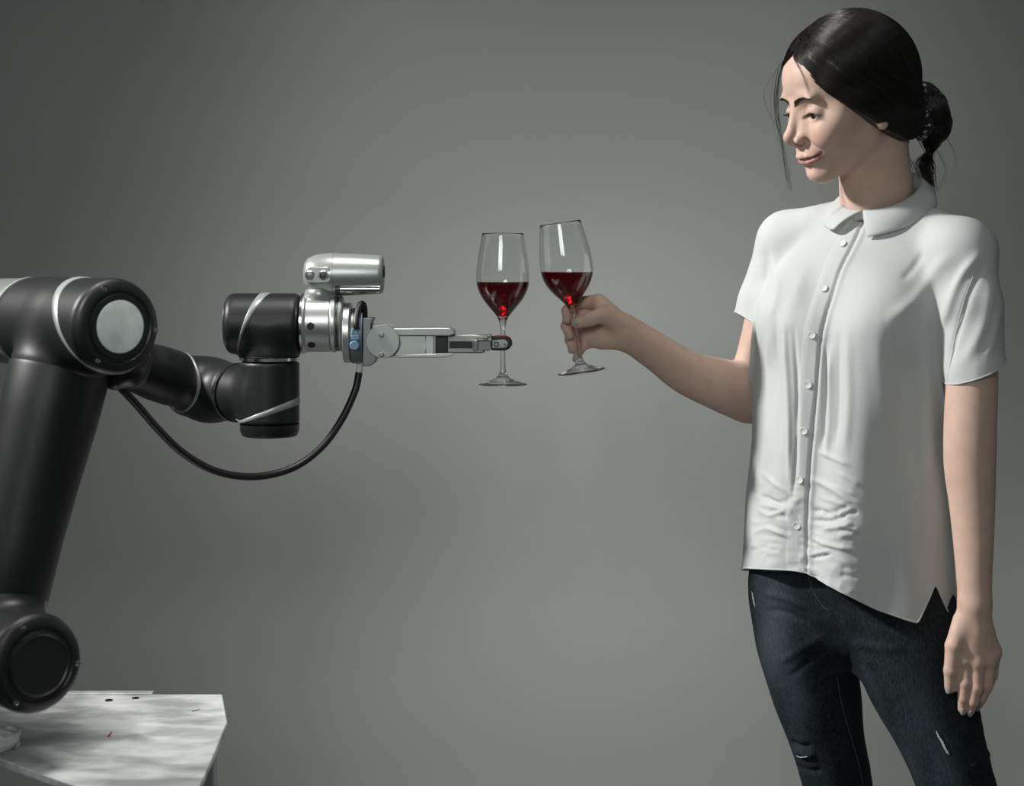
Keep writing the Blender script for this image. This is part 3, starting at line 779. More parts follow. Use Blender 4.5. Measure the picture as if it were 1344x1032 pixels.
# ---- neck, torso, arms
BODY = SDF()
BODY.add(HEAD, 0.0)
BODY.add(cone(U(1154, 300, 2.615), H(-20, 0, -48), 0.053, 0.047), 0.016)
BODY.add(cone(U(1138, 268, 2.575), H(-14, -14, -40), 0.020, 0.016), 0.02)
ZP = lambda y: CAMZ - (y - HORIZON) * 2.6 / FPX
class Stack(Prim):
    """body trunk: elliptical sections up the height"""
    def __init__(s, ys, cx, w, d, off=0.0, fo=None):
        z = np.array([ZP(y) for y in ys])[::-1]
        n = 120; zz = np.linspace(z[0], z[-1], n)
        def sm(a):
            a = np.interp(zz, z, np.array(a, float)[::-1]); k = np.ones(9) / 9
            for _ in range(2): a = np.convolve(np.pad(a, 4, 'edge'), k, 'valid')
            return a
        s.z = zz; s.cx = sm([(x - 672) * 2.6 / FPX for x in cx]); s.w = sm(w) + off; s.d = sm(d) + off
        s.fo = sm(fo) if fo is not None else np.zeros(n)
        s.c = np.array([s.cx.mean(), 0, (zz[0] + zz[-1]) / 2], np.float32); s.r = float((zz[-1] - zz[0]) / 2 + 0.12)
    def local(s, P):
        cx = np.interp(P[:, 2], s.z, s.cx); fo = np.interp(P[:, 2], s.z, s.fo)
        X = P[:, 0] - cx; Y = P[:, 1]
        return X * TF[0] + Y * TF[1] - fo, X * TL[0] + Y * TL[1]
    def ev(s, P):
        f, l = s.local(P); w = np.interp(P[:, 2], s.z, s.w); d = np.interp(P[:, 2], s.z, s.d)
        k0 = np.sqrt((f / d) ** 2 + (l / w) ** 2); k1 = np.sqrt((f / d ** 2) ** 2 + (l / w ** 2) ** 2)
        e = k0 * (k0 - 1) / np.maximum(k1, 1e-5)
        cap = np.maximum(P[:, 2] - s.z[-1], s.z[0] - P[:, 2])
        return np.maximum(e, cap)
SY = [262, 283, 312, 347, 400, 450, 520, 600, 680, 760, 880]
SCX = [1152, 1152, 1150, 1146, 1132, 1124, 1118, 1115, 1112, 1110, 1108]
SW = [.044, .058, .104, .142, .149, .148, .145, .145, .149, .153, .157]
SD = [.036, .042, .060, .086, .101, .102, .100, .101, .105, .110, .114]
trunk = Stack(SY, SCX, SW, SD)
BODY.add(Stack(SY[:6], SCX[:6], [v - .016 for v in SW[:6]], [v - .020 for v in SD[:6]]), 0.02)
LSH, RSH = U(1268, 342, 2.505), U(1032, 326, 2.695)
BODY.add(cone(U(1168, 302, 2.625), LSH, 0.030, 0.036), 0.02)
BODY.add(cone(U(1142, 298, 2.625), RSH, 0.030, 0.036), 0.02)
def chain(pts, k=0.006, close=None):
    """pts: (world point, radius)"""
    g = SDF()
    for (a, ra), (b_, rb) in zip(pts[:-1], pts[1:]): g.add(cone(a, b_, ra, rb), k)
    return g
def limb(pts, n=6):
    """smoothly tapering limb through (point, radius) stations"""
    Q = catmull(np.array([[*p, r] for p, r in pts]), n)
    g = SDF()
    for a, b_ in zip(Q[:-1], Q[1:]): g.add(cone(a[:3], b_[:3], a[3], b_[3]), 0.004)
    return g
px2 = lambda px, d: px * d / FPX
larm = [(LSH, 0.036), (U(1274, 420, 2.485), 0.0335), (U(1275.5, 490, 2.472), px2(32.8, 2.47)), (U(1273.5, 560, 2.468), px2(33, 2.47)), (U(1273, 610, 2.468), px2(32.2, 2.47)), (U(1275.5, 655, 2.466), px2(28.8, 2.47)),
        (U(1277.5, 705, 2.462), px2(25.3, 2.46)), (U(1278.5, 750, 2.458), px2(22.2, 2.46)), (U(1279.5, 792, 2.455), px2(20.2, 2.455))]
BODY.add(limb(larm), 0.012)
rarm = [(RSH, 0.040), (U(1015, 420, 2.700), 0.0395), (U(1000, 480, 2.705), 0.0385), (U(986, 519, 2.700), px2(36, 2.70))]
BODY.add(limb(rarm), 0.012)
rfore = [(U(984, 518, 2.700), px2(36.5, 2.70)), (U(951, 507, 2.685), px2(33.8, 2.685)), (U(903, 490, 2.660), px2(27.8, 2.66)), (U(867, 465.5, 2.640), px2(24.2, 2.64)), (U(828, 440, 2.618), px2(21.2, 2.62))]
BODY.add(limb(rfore), 0.008)

# ---- right hand round the stem of the glass (palm towards the camera, thumb in front)
def RH(px, py, dd): return U(px, py, GD + dd * 0.001)
rh = SDF()
for (p, r0, r1) in (((786, 397, 14), 15, 11.5), ((788, 412, 20), 15, 11.0), ((789, 429, 21), 15, 10.5), ((792, 444, 17), 14, 9.5)):
    rh.add(cone(RH(826, 439, 16), RH(*p), r0 * .001, r1 * .001), 0.010)
rh.add(cone(RH(822, 442, 12), RH(790, 447, 14), .0155, .0105), 0.016)             # heel of the palm
rh.add(cone(RH(818, 427, 6), RH(797, 415, -6), .0165, .0135), 0.010)            # ball of the thumb
rh.add(cone(RH(800, 430, 17), RH(778, 434, 23), .015, .013), 0.008)             # palm behind the stem
rh.add(cone(RH(808, 441, 17), RH(776, 445, 23), .0145, .0115), 0.008)
rh.add(cone(RH(778, 441, 23), RH(758, 446, 27), .0085, .0065), 0.006)
rh.add(cone(RH(800, 410, 4), RH(786, 400, 8), .010, .009), 0.010)               # web
def finger(pts, rad, k=0.003):
    return chain([(RH(*p), r * .001) for p, r in zip(pts, rad)], k)
RF = {'index': ([(784, 396, 13), (757, 398, 21), (744, 408, 13), (744.5, 420, 5)], [10.3, 8.3, 7.2, 6.2]),
      'middle': ([(786, 412, 21), (752, 415, 27), (743, 428, 18), (747.5, 441, 9)], [10.0, 8.3, 7.3, 6.2]),
      'ring': ([(787, 429, 22), (757, 433, 29), (748, 446, 20), (751.5, 459, 11)], [9.6, 8.0, 7.0, 6.0]),
      'little': ([(790, 445, 18), (768, 451, 25), (759, 461, 18), (757.5, 471, 11)], [9.6, 8.0, 6.8, 5.6])}
for p, r in RF.values(): rh.add(finger(p, r), 0.0022)
rh.add(finger([(801, 416, -4), (792, 413.5, -11), (773, 419.5, -17), (757.5, 424, -13)], [13.0, 11.2, 9.4, 7.8], 0.004), 0.006)
BODY.add(rh, 0.010)

# ---- left hand hanging, back of the hand towards the camera
LD = 2.455
def LH(px, py, dd): return U(px, py, LD + dd * 0.001)
lh = SDF()
lm = [(1266, 866, -3), (1282, 871, -5), (1297, 867, -1), (1304, 856, 6)]
for p, r0, r1 in zip(lm, (15, 16, 15, 14), (11.5, 11.5, 11.0, 10.0)):
    lh.add(cone(LH(1279.5, 796, 0), LH(*p), r0 * .001, r1 * .001), 0.010)
lh.add(cone(LH(1280, 830, 6), LH(1284, 862, 8), .016, .013), 0.012)
def lfinger(pts, rad): return chain([(LH(*p), r * .001) for p, r in zip(pts, rad)], 0.003)
LFg = {'index': ([lm[0], (1267.5, 896, -6), (1265, 916, -1), (1263.5, 930, 5)], [11.0, 8.6, 7.4, 6.4]),
       'middle': ([lm[1], (1281.5, 903, -8), (1277, 921, -3), (1273.5, 932, 4)], [11.0, 8.6, 7.4, 6.4]),
       'ring': ([lm[2], (1295, 900, -1), (1288, 916, 5), (1283.5, 925, 13)], [10.6, 8.2, 7.2, 6.2]),
       'little': ([lm[3], (1302, 886, 8), (1296, 902, 13), (1292, 911, 19)], [9.8, 7.4, 6.6, 5.8])}
for p, r in LFg.values(): lh.add(lfinger(p, r), 0.0022)
lh.add(lfinger([(1264, 815, 0), (1252, 848, -7), (1248, 880, -5), (1247, 903, 1)], [13.5, 11.2, 9.0, 7.2]), 0.009)
for p in lm: lh.add(sph(LH(p[0], p[1] - 1, p[2] - 2.5), .0095), 0.006)          # knuckles
BODY.add(lh, 0.010)

fB = lambda P: BODY.ev(P)
BV, BF = surface_nets(fB, BODY.lo - 0.01, BODY.hi + 0.01, 0.0017)
# pull vertices exactly onto the surface
for _ in range(1):
    G_, D_ = sdf_normals(fB, BV); BV = BV - G_ * np.clip(D_, -0.001, 0.001)[:, None]

# soften the limbs (not the head or the hands)
def relax(V, F, w, it):
    E_ = np.vstack([F[:, [0, 1]], F[:, [1, 2]], F[:, [2, 3]], F[:, [3, 0]]]); n = len(V)
    deg = np.bincount(E_.ravel(), minlength=n)[:, None] + 1e-9
    for _ in range(it):
        A = np.stack([np.bincount(E_[:, 0], V[E_[:, 1], a], n) + np.bincount(E_[:, 1], V[E_[:, 0], a], n) for a in range(3)], 1) / deg
        V = V + (A - V) * w[:, None]
    return V
bx_, by_ = project(BV)
lw = np.clip((bx_ - 840) / 20, 0, 1) * np.clip((785 - by_) / 10, 0, 1) * np.clip((by_ - 300) / 20, 0, 1)
BV = relax(BV, BF, lw * 0.6, 14)
# skin with its colouring (lips, cheeks, knuckles) and painted mouth-slit shade as a colour attribute
m_skin, nt, b = mat_new('skin')
setin(b, Roughness=0.54, Subsurface_Weight=0.22, Subsurface_Scale=0.004, Specular_IOR_Level=0.32)
b.inputs['Subsurface Radius'].default_value = (1.0, 0.42, 0.26)
at = nt.nodes.new('ShaderNodeAttribute'); at.attribute_name = 'tint'
nzs = nt.nodes.new('ShaderNodeTexNoise'); nzs.inputs['Scale'].default_value = 60; nzs.inputs['Detail'].default_value = 6
tcs = nt.nodes.new('ShaderNodeTexCoord'); nt.links.new(tcs.outputs['Object'], nzs.inputs['Vector'])
hsv = nt.nodes.new('ShaderNodeHueSaturation')
mrs = nt.nodes.new('ShaderNodeMapRange'); mrs.inputs[1].default_value = 0.3; mrs.inputs[2].default_value = 0.7; mrs.inputs[3].default_value = 0.94; mrs.inputs[4].default_value = 1.06
nt.links.new(nzs.outputs[0], mrs.inputs[0]); nt.links.new(mrs.outputs[0], hsv.inputs['Value'])
nt.links.new(at.outputs['Color'], hsv.inputs['Color']); nt.links.new(hsv.outputs[0], b.inputs['Base Color'])
nzb = nt.nodes.new('ShaderNodeTexNoise'); nzb.inputs['Scale'].default_value = 900; nzb.inputs['Detail'].default_value = 3
nt.links.new(tcs.outputs['Object'], nzb.inputs['Vector'])
bpn = nt.nodes.new('ShaderNodeBump'); bpn.inputs['Strength'].default_value = 0.10; bpn.inputs['Distance'].default_value = 0.0006
nt.links.new(nzb.outputs[0], bpn.inputs['Height']); nt.links.new(bpn.outputs[0], b.inputs['Normal'])
body = mk('body', BV, BF, m_skin, person)
SK = np.array([0.555, 0.385, 0.312])
tint = np.tile(SK, (len(BV), 1))
q = toH(BV); inhead = (q[:, 2] > -100) & (np.abs(q[:, 1]) < 90) & (q[:, 0] > 0) & (q[:, 2] < 130)
def polyd(Q, P_):
    P_ = np.array(P_, float); best = np.full(len(Q), 1e9)
    for a, c in zip(P_[:-1], P_[1:]):
        t = np.clip(((Q - a) @ (c - a)) / ((c - a) @ (c - a)), 0, 1); best = np.minimum(best, np.linalg.norm(Q - a - t[:, None] * (c - a), axis=1))
    return best
def mixc(w, c):
    global tint
    w = np.clip(w, 0, 1)[:, None]; tint = tint * (1 - w) + np.array(c) * w
dl = np.minimum(polyd(q, UL) - 4.0, polyd(q, LLp) - 5.2)
wid = np.clip(1 - np.abs(q[:, 1]) / 27.0, 0, 1) ** 0.5
mixc(np.where(inhead, np.clip((0.9 - dl) / 1.8, 0, 1) * (wid > 0.05), 0) * 0.85, (0.41, 0.18, 0.155))
mixc(np.where(inhead, np.exp(-(np.maximum(polyd(q, MS) - 0.6, 0) / 1.3) ** 2), 0) * 0.75, (0.10, 0.03, 0.028))  # shade of the slit between the lips, painted as a dark line
for s in (-1, 1):
    mixc(np.where(inhead, np.exp(-(((q[:, 1] - s * 36) / 18) ** 2 + ((q[:, 2] + 20) / 15) ** 2)), 0) * 0.35, (0.56, 0.28, 0.22))
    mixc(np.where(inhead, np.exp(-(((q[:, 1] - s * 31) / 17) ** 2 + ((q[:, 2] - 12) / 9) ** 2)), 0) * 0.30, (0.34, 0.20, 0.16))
    mixc(np.where(inhead & (q[:, 0] > 70), np.exp(-(((q[:, 1] - s * 31) / 14) ** 2 + ((q[:, 2] - 9.2 + 0.02 * (np.abs(q[:, 1]) - 30) ** 2) / 2.0) ** 2)), 0) * 0.97, (0.03, 0.018, 0.015))
mixc(np.where(inhead, np.exp(-(((q[:, 0] - 110) / 12) ** 2 + (q[:, 1] / 10) ** 2 + ((q[:, 2] + 19) / 10) ** 2)), 0) * 0.25, (0.55, 0.26, 0.21))
hands = np.zeros(len(BV))
for P_, r in RF.values():
    for p in P_[1:]: hands = np.maximum(hands, np.exp(-(np.linalg.norm(BV - RH(*p), axis=1) / 0.011) ** 2))
for P_, r in LFg.values():
    for p in P_: hands = np.maximum(hands, np.exp(-(np.linalg.norm(BV - LH(*p), axis=1) / 0.011) ** 2))
mixc(hands * 0.4, (0.56, 0.29, 0.23))
ca_ = body.data.color_attributes.new('tint', 'FLOAT_COLOR', 'POINT')
ca_.data.foreach_set('color', np.concatenate([tint, np.ones((len(tint), 1))], 1).astype(np.float32).ravel())

# ---- eyes, lashes, brows
m_eye, nt, b = mat_new('eyeball')
setin(b, Roughness=0.12)
tce = nt.nodes.new('ShaderNodeTexCoord'); sep = nt.nodes.new('ShaderNodeVectorMath'); sep.operation = 'DISTANCE'
nt.links.new(tce.outputs['Object'], sep.inputs[0])
m_hair, nth, bh = mat_new('dark_brown_hair')
setin(bh, Base_Color=(0.010, 0.0075, 0.0065, 1), Roughness=0.34, Specular_IOR_Level=0.55)
m_iris = mat('brown_iris', (0.018, 0.010, 0.007), 0.15)
m_scl = mat('sclera', (0.36, 0.33, 0.315), 0.25)
GZ = norm(HF * 0.955 - HU * 0.24 - HL * 0.10)
def sphere_vf(c, r, n=24, m=14, axis=(0, 0, 1), lo=0.0, hi=math.pi):
    prof = [(-math.cos(t) * r, max(math.sin(t) * r, 0)) for t in np.linspace(lo, hi, m)]
    prof = [(s_, 0.0 if r_ < 1e-7 else r_) for s_, r_ in prof]
    return lathe_vf(prof, c, axis, n)
for s in (-1, 1):
    c = H(71.5, s * 31, 9)
    ey = mk('eyeball', *sphere_vf(c, 12.3 * HS), m_scl, person)
    mk('iris', *sphere_vf(c, 12.6 * HS, 28, 6, GZ, math.pi - 0.66, math.pi), m_iris, ey)
def strands(name, paths, r, mat_, parent, n=3, taper=True):
    """many fine tubes in one mesh"""
    VV = []; FF = []; o = 0; by = {}
    for P in paths: by.setdefault(len(P), []).append(P)
    ang = np.linspace(0, 2 * np.pi, n, endpoint=False)
    for m_, Ps in by.items():
        P = np.asarray(Ps, float); k = len(P)
        T = np.gradient(P, axis=1); T /= np.linalg.norm(T, axis=2, keepdims=True) + 1e-12
        e1 = np.cross(T, np.array([0.31, 0.52, 0.79])); e1 /= np.linalg.norm(e1, axis=2, keepdims=True) + 1e-12
        e2 = np.cross(T, e1); rr = (r * (np.linspace(1, 0.35, m_) if taper else np.ones(m_)))[None, :, None, None]
        V = P[:, :, None, :] + rr * (np.cos(ang)[None, None, :, None] * e1[:, :, None, :] + np.sin(ang)[None, None, :, None] * e2[:, :, None, :])
        a = np.arange(m_ - 1)[:, None] * n; b_ = np.arange(n)[None, :]; c = (b_ + 1) % n
        Q = np.stack([a + b_, a + c, a + n + c, a + n + b_], -1).reshape(-1, 4)
        FF.append((Q[None] + (np.arange(k) * m_ * n)[:, None, None]).reshape(-1, 4) + o); VV.append(V.reshape(-1, 3)); o += k * m_ * n
    return mk(name, np.vstack(VV), np.vstack(FF), mat_, parent)
def snap(P, f, off=0.0, it=3):
    P = np.asarray(P, float)
    for _ in range(it):
        G_, D_ = sdf_normals(f, P); P = P - G_ * (D_ - off)[:, None]
    return P
fH = lambda P: HEAD.ev(P)
for s in (-1, 1):
    ps = []
    for k in range(64):                                                   # eyebrow hairs
        u = k / 63.0
        y = 8 + 38 * u; z = 24.5 + 6.0 * math.sin(min(1, u * 1.25) * 1.57) - 4.0 * max(0, u - 0.65)
        for w in range(6 if u < 0.6 else 4):
            a0 = np.array([95.0 - 10 * u * u, y + random.uniform(-.8, .8), z + (w - 2.5) * (1.35 - 0.75 * u) + random.uniform(-.5, .5)])
            dy = 2.5 + 3.5 * u; dz = 2.2 * (1 - u * 1.5)
            P = np.array([a0 + np.array([0, dy * t, dz * t]) for t in np.linspace(0, 1, 4)])
            ps.append(np.array([H(p[0], s * p[1], p[2]) for p in P]))
    ps = list(snap(np.vstack(ps), fH, 0.0006).reshape(len(ps), 4, 3))
    strands('eyebrow', ps, 0.00027, m_hair, person)
    ps = []
    for k in range(30):                                                   # upper lashes
        u = k / 29.0 * 2 - 1
        a0 = np.array([71.5 + 13.5 * math.sqrt(max(0.05, 1 - (u * 12.5 / 13.5) ** 2 - 0.07)), 31 + u * 12.5, 8.8 - abs(u) ** 2 * 3.4 + 0.6 * u])
        dr = np.array([0.85, 0.15 + 0.40 * u, -0.45]); L = 5.5 + 0.8 * u
        P = [a0 + dr * L * t + np.array([0, 0, 3.2 * t * t]) for t in np.linspace(0, 1, 5)]
        ps.append(np.array([H(p[0], s * p[1], p[2]) for p in P]))
    strands('eyelash', ps, 0.00030, m_hair, person)

# ---- hair
HAIR = SDF()
HAIR.add(he((-10, 0, 39), (95, 79, 93)))
HAIR.add(he((24, 0, 56), (64, 66, 57)), 0.015)
for s in (-1, 1):
    HAIR.add(he((-4, s * 40, 6), (58, 42, 48), rotm('Y', 0)), 0.015)
    HAIR.add(he((-48, s * 22, -24), (40, 44, 42)), 0.02)
xb_z = np.array([-110, -75, -60, -38, -15, 11, 36, 60, 82, 92, 104, 140.0]); xb_x = np.array([-52, -40, -22, -4, 19, 47, 71, 78, 80, 77, 92, 130.0])
def hair_cut(P):
    q = toH(P)
    g = (q[:, 0] - np.interp(q[:, 2], xb_z, xb_x)) * 0.72 * HS
    return np.maximum(g, (-(q[:, 2] + 66) * 0.8) * HS)
part_ = SDF()
def fHair(P):
    d = HAIR.ev(P)
    d = smax(d, hair_cut(P).astype(np.float32), 0.009)
    q = toH(P)                                            # shallow groove along the parting
    return d + (0.0012 * np.exp(-(q[:, 1] / 3.2) ** 2) * np.clip((q[:, 0] + 35) / 40, 0, 1) * (q[:, 2] > 50)).astype(np.float32)
hv, hfc = surface_nets(fHair, HAIR.lo - 0.008, HAIR.hi + 0.008, 0.0022)
nth_tc = nth.nodes.new('ShaderNodeTexCoord')
hair = mk('hair', hv, hfc, m_hair, person)
hair['label'] = 'dark centre-parted hair gathered into a low bun'
A_ = np.array([(81, 2, 91), (77, 40, 56), (58, 65, 20), (20, 78, -16), (-32, 66, -56), (-98, 14, -62)], float)
B_ = np.array([(-46, 2, 130), (-80, 14, 106), (-104, 18, 64), (-110, 18, 22), (-106, 12, -8), (-102, 8, -30)], float)
AL_ = np.array([(81, 2, 91), (77, 40, 57), (54, 66, 16), (14, 78, -25), (-34, 66, -64), (-98, 14, -68)], float)
paths = []
for s, n_ in ((1, 1500), (-1, 420)):
    u = rng.random(n_) ** 0.85 * 1.12 - 0.12
    base = np.stack([catmull(A_ * (1 - t) + B_ * t if t > 0 else A_ + (AL_ - A_) * (-t / 0.12), 5) for t in u])           # n x m x 3
    base[:, :, 1] *= s
    jit = rng.normal(0, 1.0, (n_, 1, 3)) * np.array([1.5, 1.0, 2.0])
    base = base + jit * np.linspace(0.2, 1, base.shape[1])[None, :, None]
    W = HO + HS * (base @ HR.T)
    sh_ = W.shape
    W = W.reshape(-1, 3)
    off = np.repeat(np.abs(rng.normal(0.0003, 0.0007, n_)), sh_[1])
    for _ in range(2):
        G_, D_ = sdf_normals(fHair, W); W = W - G_ * np.clip(D_ - off, -0.02, 0.02)[:, None]
    paths += list(W.reshape(sh_))
strands('hair_strands', paths, 0.00038, m_hair, hair)['kind'] = 'stuff'
# bun, twisted
BC = (-121, 0, -42)
BUN = SDF()
BUN.add(he(BC, (23, 30, 40)))
BUN.add(he((-100, 0, -36), (16, 22, 26)), 0.012)
BUN.add(he((-112, 0, -5), (14, 20, 14)), 0.010)
bv_, bf_ = surface_nets(lambda P: BUN.ev(P), BUN.lo - 0.006, BUN.hi + 0.006, 0.0024)
bun = mk('bun', bv_, bf_, m_hair, hair)
ps = []
for k in range(420):
    a0 = rng.random() * 2 * np.pi; tl = rng.normal(0, 0.5); ext = 1.2 + 2.0 * rng.random()
    t = np.linspace(0, ext, 16)
    rx, rz = 24 + rng.random() * 2, 40 * (0.35 + 0.66 * rng.random())
    P = np.stack([BC[0] + 14 * np.sin(tl * 2) + 6 * np.sin(t * 1.5 + a0), 30 * np.cos(a0 + t), rz * np.sin(a0 + t) + BC[2]], 1)
    ps.append(np.array([H(*p) for p in P]))
ps = list(snap(np.vstack(ps), lambda P_: BUN.ev(P_), np.repeat(0.0004 + 0.0012 * rng.random(420), 16), 2).reshape(420, 16, 3))
strands('bun_strands', ps, 0.00042, m_hair, bun)['kind'] = 'stuff'
# patterned scrunchie between head and bun
m_scr, nt, b = mat_new('patterned_scrunchie')
tcx = nt.nodes.new('ShaderNodeTexCoord'); wv = nt.nodes.new('ShaderNodeTexNoise'); wv.inputs['Scale'].default_value = 130; wv.inputs['Detail'].default_value = 2
nt.links.new(tcx.outputs['Object'], wv.inputs['Vector'])
rps = nt.nodes.new('ShaderNodeValToRGB'); rps.color_ramp.interpolation = 'CONSTANT'; rps.color_ramp.elements[0].color = (0.012, 0.012, 0.013, 1); rps.color_ramp.elements[1].position = 0.58; rps.color_ramp.elements[1].color = (0.55, 0.56, 0.57, 1)
nt.links.new(wv.outputs[0], rps.inputs[0]); nt.links.new(rps.outputs[0], b.inputs['Base Color']); b.inputs['Roughness'].default_value = 0.7
SV = []; SF_ = []; n1, n2 = 90, 12
for i in range(n1):
    a = 2 * np.pi * i / n1
    for j in range(n2):
        t = 2 * np.pi * j / n2
        rt = 7.5 + 1.6 * math.sin(13 * a) + 0.9 * math.sin(31 * a + 2 * t)
        rad = 24 + rt * math.cos(t)
        SV.append(H(-98 + 3 * math.cos(a) + rt * 0.8 * math.sin(t), rad * math.cos(a) * 1.05, -34 + rad * math.sin(a) * 1.2))
for i in range(n1):
    for j in range(n2):
        SF_.append([i * n2 + j, ((i + 1) % n1) * n2 + j, ((i + 1) % n1) * n2 + (j + 1) % n2, i * n2 + (j + 1) % n2])
sc_ = mk('scrunchie', SV, SF_, m_scr, hair); sc_['label'] = 'black and white patterned scrunchie'
# tail below the bun, loose strands and fly-away hairs
ps = []
for k in range(170):
    j = rng.normal(0, 1, 3)
    e = U(1222 + 9 * rng.random() * j[0] * 0.6, 246 + 8 * j[1], 2.60 + 0.006 * j[2])
    P = [H(-108 + 4 * j[0], 9 * j[1], -62), H(-112 + 4 * j[0], 8 * j[1], -84), U(1214 + 6 * j[0], 215, 2.61 + 0.008 * j[1]), e]
    ps.append(catmull(P, 5))
strands('hair_tail', ps, 0.00055, m_hair, hair)['kind'] = 'stuff'
ps = []
for (pts, n_, sp) in (
    ([(1028, 80), (1021, 108), (1019, 140), (1024, 175), (1031, 215), (1037, 250)], 15, 2.8),      # far side of the face
    ([(1024, 84), (1018, 112), (1018, 150), (1028, 190), (1034, 235)], 7, 3.2),
    ([(1044, 80), (1052, 96), (1058, 114), (1060, 128)], 6, 0.9),                     # over the near brow
    ([(1046, 79), (1062, 92), (1075, 108), (1080, 118)], 6, 1.6),
    ([(1020, 90), (1003, 120), (1010, 150), (1024, 172)], 2, 2.0),
    ([(1235, 170), (1252, 200), (1252, 225), (1228, 250)], 3, 3.0),
    ([(1228, 195), (1240, 220), (1232, 245), (1216, 258)], 4, 3.0),
    ([(1192, 180), (1190, 200), (1196, 216), (1200, 226)], 16, 3.5)):
    far = pts[0][0] < 1035
    for k in range(n_):
        j = rng.normal(0, 1, 3)
        dz = (0.0 if not far else 0.035)
        P = []
        for i, (x, y) in enumerate(pts):
            t = i / (len(pts) - 1)
            if far: dd = 2.565 + 0.012 * t
            elif x > 1180: dd = 2.60
            else: dd = 2.47 - 0.0 * t
            P.append(U(x + sp * j[0] * (0.3 + t) + 0.8 * rng.normal(), y + sp * 0.6 * j[1] * t, dd + 0.004 * j[2]))
        P = catmull(P, 6)
        if not far and pts[0][0] < 1100:
            # lay it on the brow: slide the line back along its sight line until it touches the skin
            eye = np.array([0, -CAMD, CAMZ]); dirs = P - eye; dirs /= np.linalg.norm(dirs, axis=1)[:, None]
            Q = P.copy()
            for _ in range(12):
                D_ = HEAD.ev(Q.astype(np.float32), 0.3); Q = Q + dirs * np.clip(D_ - 0.0012, -0.01, 0.03)[:, None]
            bad = HEAD.ev(Q.astype(np.float32), 0.3) > 0.004
            Q[bad] = Q[bad] * 0 + P[bad] + dirs[bad] * 0.07
            P = Q
            P = np.stack([np.convolve(np.pad(P[:, a], 2, 'edge'), np.ones(5) / 5, 'valid') for a in range(3)], 1)
        ps.append(P)
strands('loose_strands', ps, 0.00020, m_hair, hair)['kind'] = 'stuff'
ps = []
for k in range(70):
    a0 = rng.random(); s = 1 if rng.random() < 0.75 else -1
    p = catmull(A_ * (1 - a0) + B_ * a0, 5); i = rng.integers(0, 14)
    o_ = p[i] * [1, s, 1]; dirv = (p[i + 1] - p[i]) * [1, s, 1]; dirv = dirv / np.linalg.norm(dirv)
    outw = norm(o_ - np.array([-8, 0, 35])); cr = rng.normal(0, 0.6, 3); L = 18 + 26 * rng.random()
    P = np.array([o_ + (dirv * 0.9 + cr * 0.5) * L * t + outw * (9 * t * (1.3 - t) * rng.random() + 1) for t in np.linspace(0, 1, 9)])
    ps.append(np.array([H(*v) for v in P]))
strands('flyaway_hairs', ps, 0.00014, m_hair, hair)['kind'] = 'stuff'

# ---- fingernails
m_nail = mat('pale_grey_nail_polish', (0.38, 0.33, 0.315), 0.25)
def nail(p, along, nrm, L=0.0062, w=0.0042):
    a = norm(along); n_ = norm(np.array(nrm) - a * (a @ np.array(nrm))); s_ = np.cross(a, n_)
    V, F = sphere_vf((0, 0, 0), 1.0, 16, 9)
    V = np.array([p + a * v[0] * L + s_ * v[1] * w + n_ * (v[2] * 0.0013 - 0.0012 * v[1] ** 2) for v in V])
    mk('fingernail', V, F, m_nail, person)
def fn(f, names, conv, nrm, which):
    for nm in names:
        P_, r_ = which[nm]
        a, b_ = conv(*P_[-2]), conv(*P_[-1]); al = norm(b_ - a); n_ = np.array(nrm[nm], float); n_ = norm(n_ - al * (al @ n_))
        nail(b_ + al * 0.0008 + n_ * (r_[-1] * 0.001 - 0.0002), al, n_)
fn(None, RF.keys(), RH, {'index': (-0.9, -0.45, 0.1), 'middle': (-0.8, -0.6, 0), 'ring': (-0.75, -0.65, 0), 'little': (-0.8, -0.5, 0)}, RF)
tb_, tt_ = RH(773, 419.5, -17), RH(757.5, 424, -13)
nail(tt_ + norm(tt_ - tb_) * 0.0002 + np.array([0.1, -1, 0.15]) * 0.0073, tt_ - tb_, (0.1, -1, 0.15), 0.0068, 0.0050)
fn(None, LFg.keys(), LH, {k: (-0.1, -1.0, -0.15) for k in LFg}, LFg)
tb_, tt_ = LH(1248, 880, -5), LH(1247, 903, 1)
nail(tt_ + norm(tt_ - tb_) * 0.001 + norm([-0.55, -0.8, 0]) * 0.0068, tt_ - tb_, (-0.55, -0.8, 0), 0.0068, 0.0048)

# ------------------------------------------------------------------ shirt
from mathutils.bvhtree import BVHTree
m_shirt, nt, b = mat_new('thin_white_cotton')
setin(b, Base_Color=(0.72, 0.735, 0.735, 1), Roughness=0.75, Specular_IOR_Level=0.25)
tcs = nt.nodes.new('ShaderNodeTexCoord')
wn = nt.nodes.new('ShaderNodeTexNoise'); wn.inputs['Scale'].default_value = 420; wn.inputs['Detail'].default_value = 2
nt.links.new(tcs.outputs['Object'], wn.inputs['Vector'])
bpn = nt.nodes.new('ShaderNodeBump'); bpn.inputs['Strength'].default_value = 0.12; bpn.inputs['Distance'].default_value = 0.0008
nt.links.new(wn.outputs[0], bpn.inputs['Height']); nt.links.new(bpn.outputs[0], b.inputs['Normal'])
tr = nt.nodes.new('ShaderNodeBsdfTranslucent'); tr.inputs['Color'].default_value = (0.80, 0.83, 0.82, 1)
mx = nt.nodes.new('ShaderNodeMixShader'); mx.inputs[0].default_value = 0.40
nt.links.new(b.outputs[0], mx.inputs[1]); nt.links.new(tr.outputs[0], mx.inputs[2]); nt.links.new(mx.outputs[0], nt.nodes['Material Output'].inputs['Surface'])

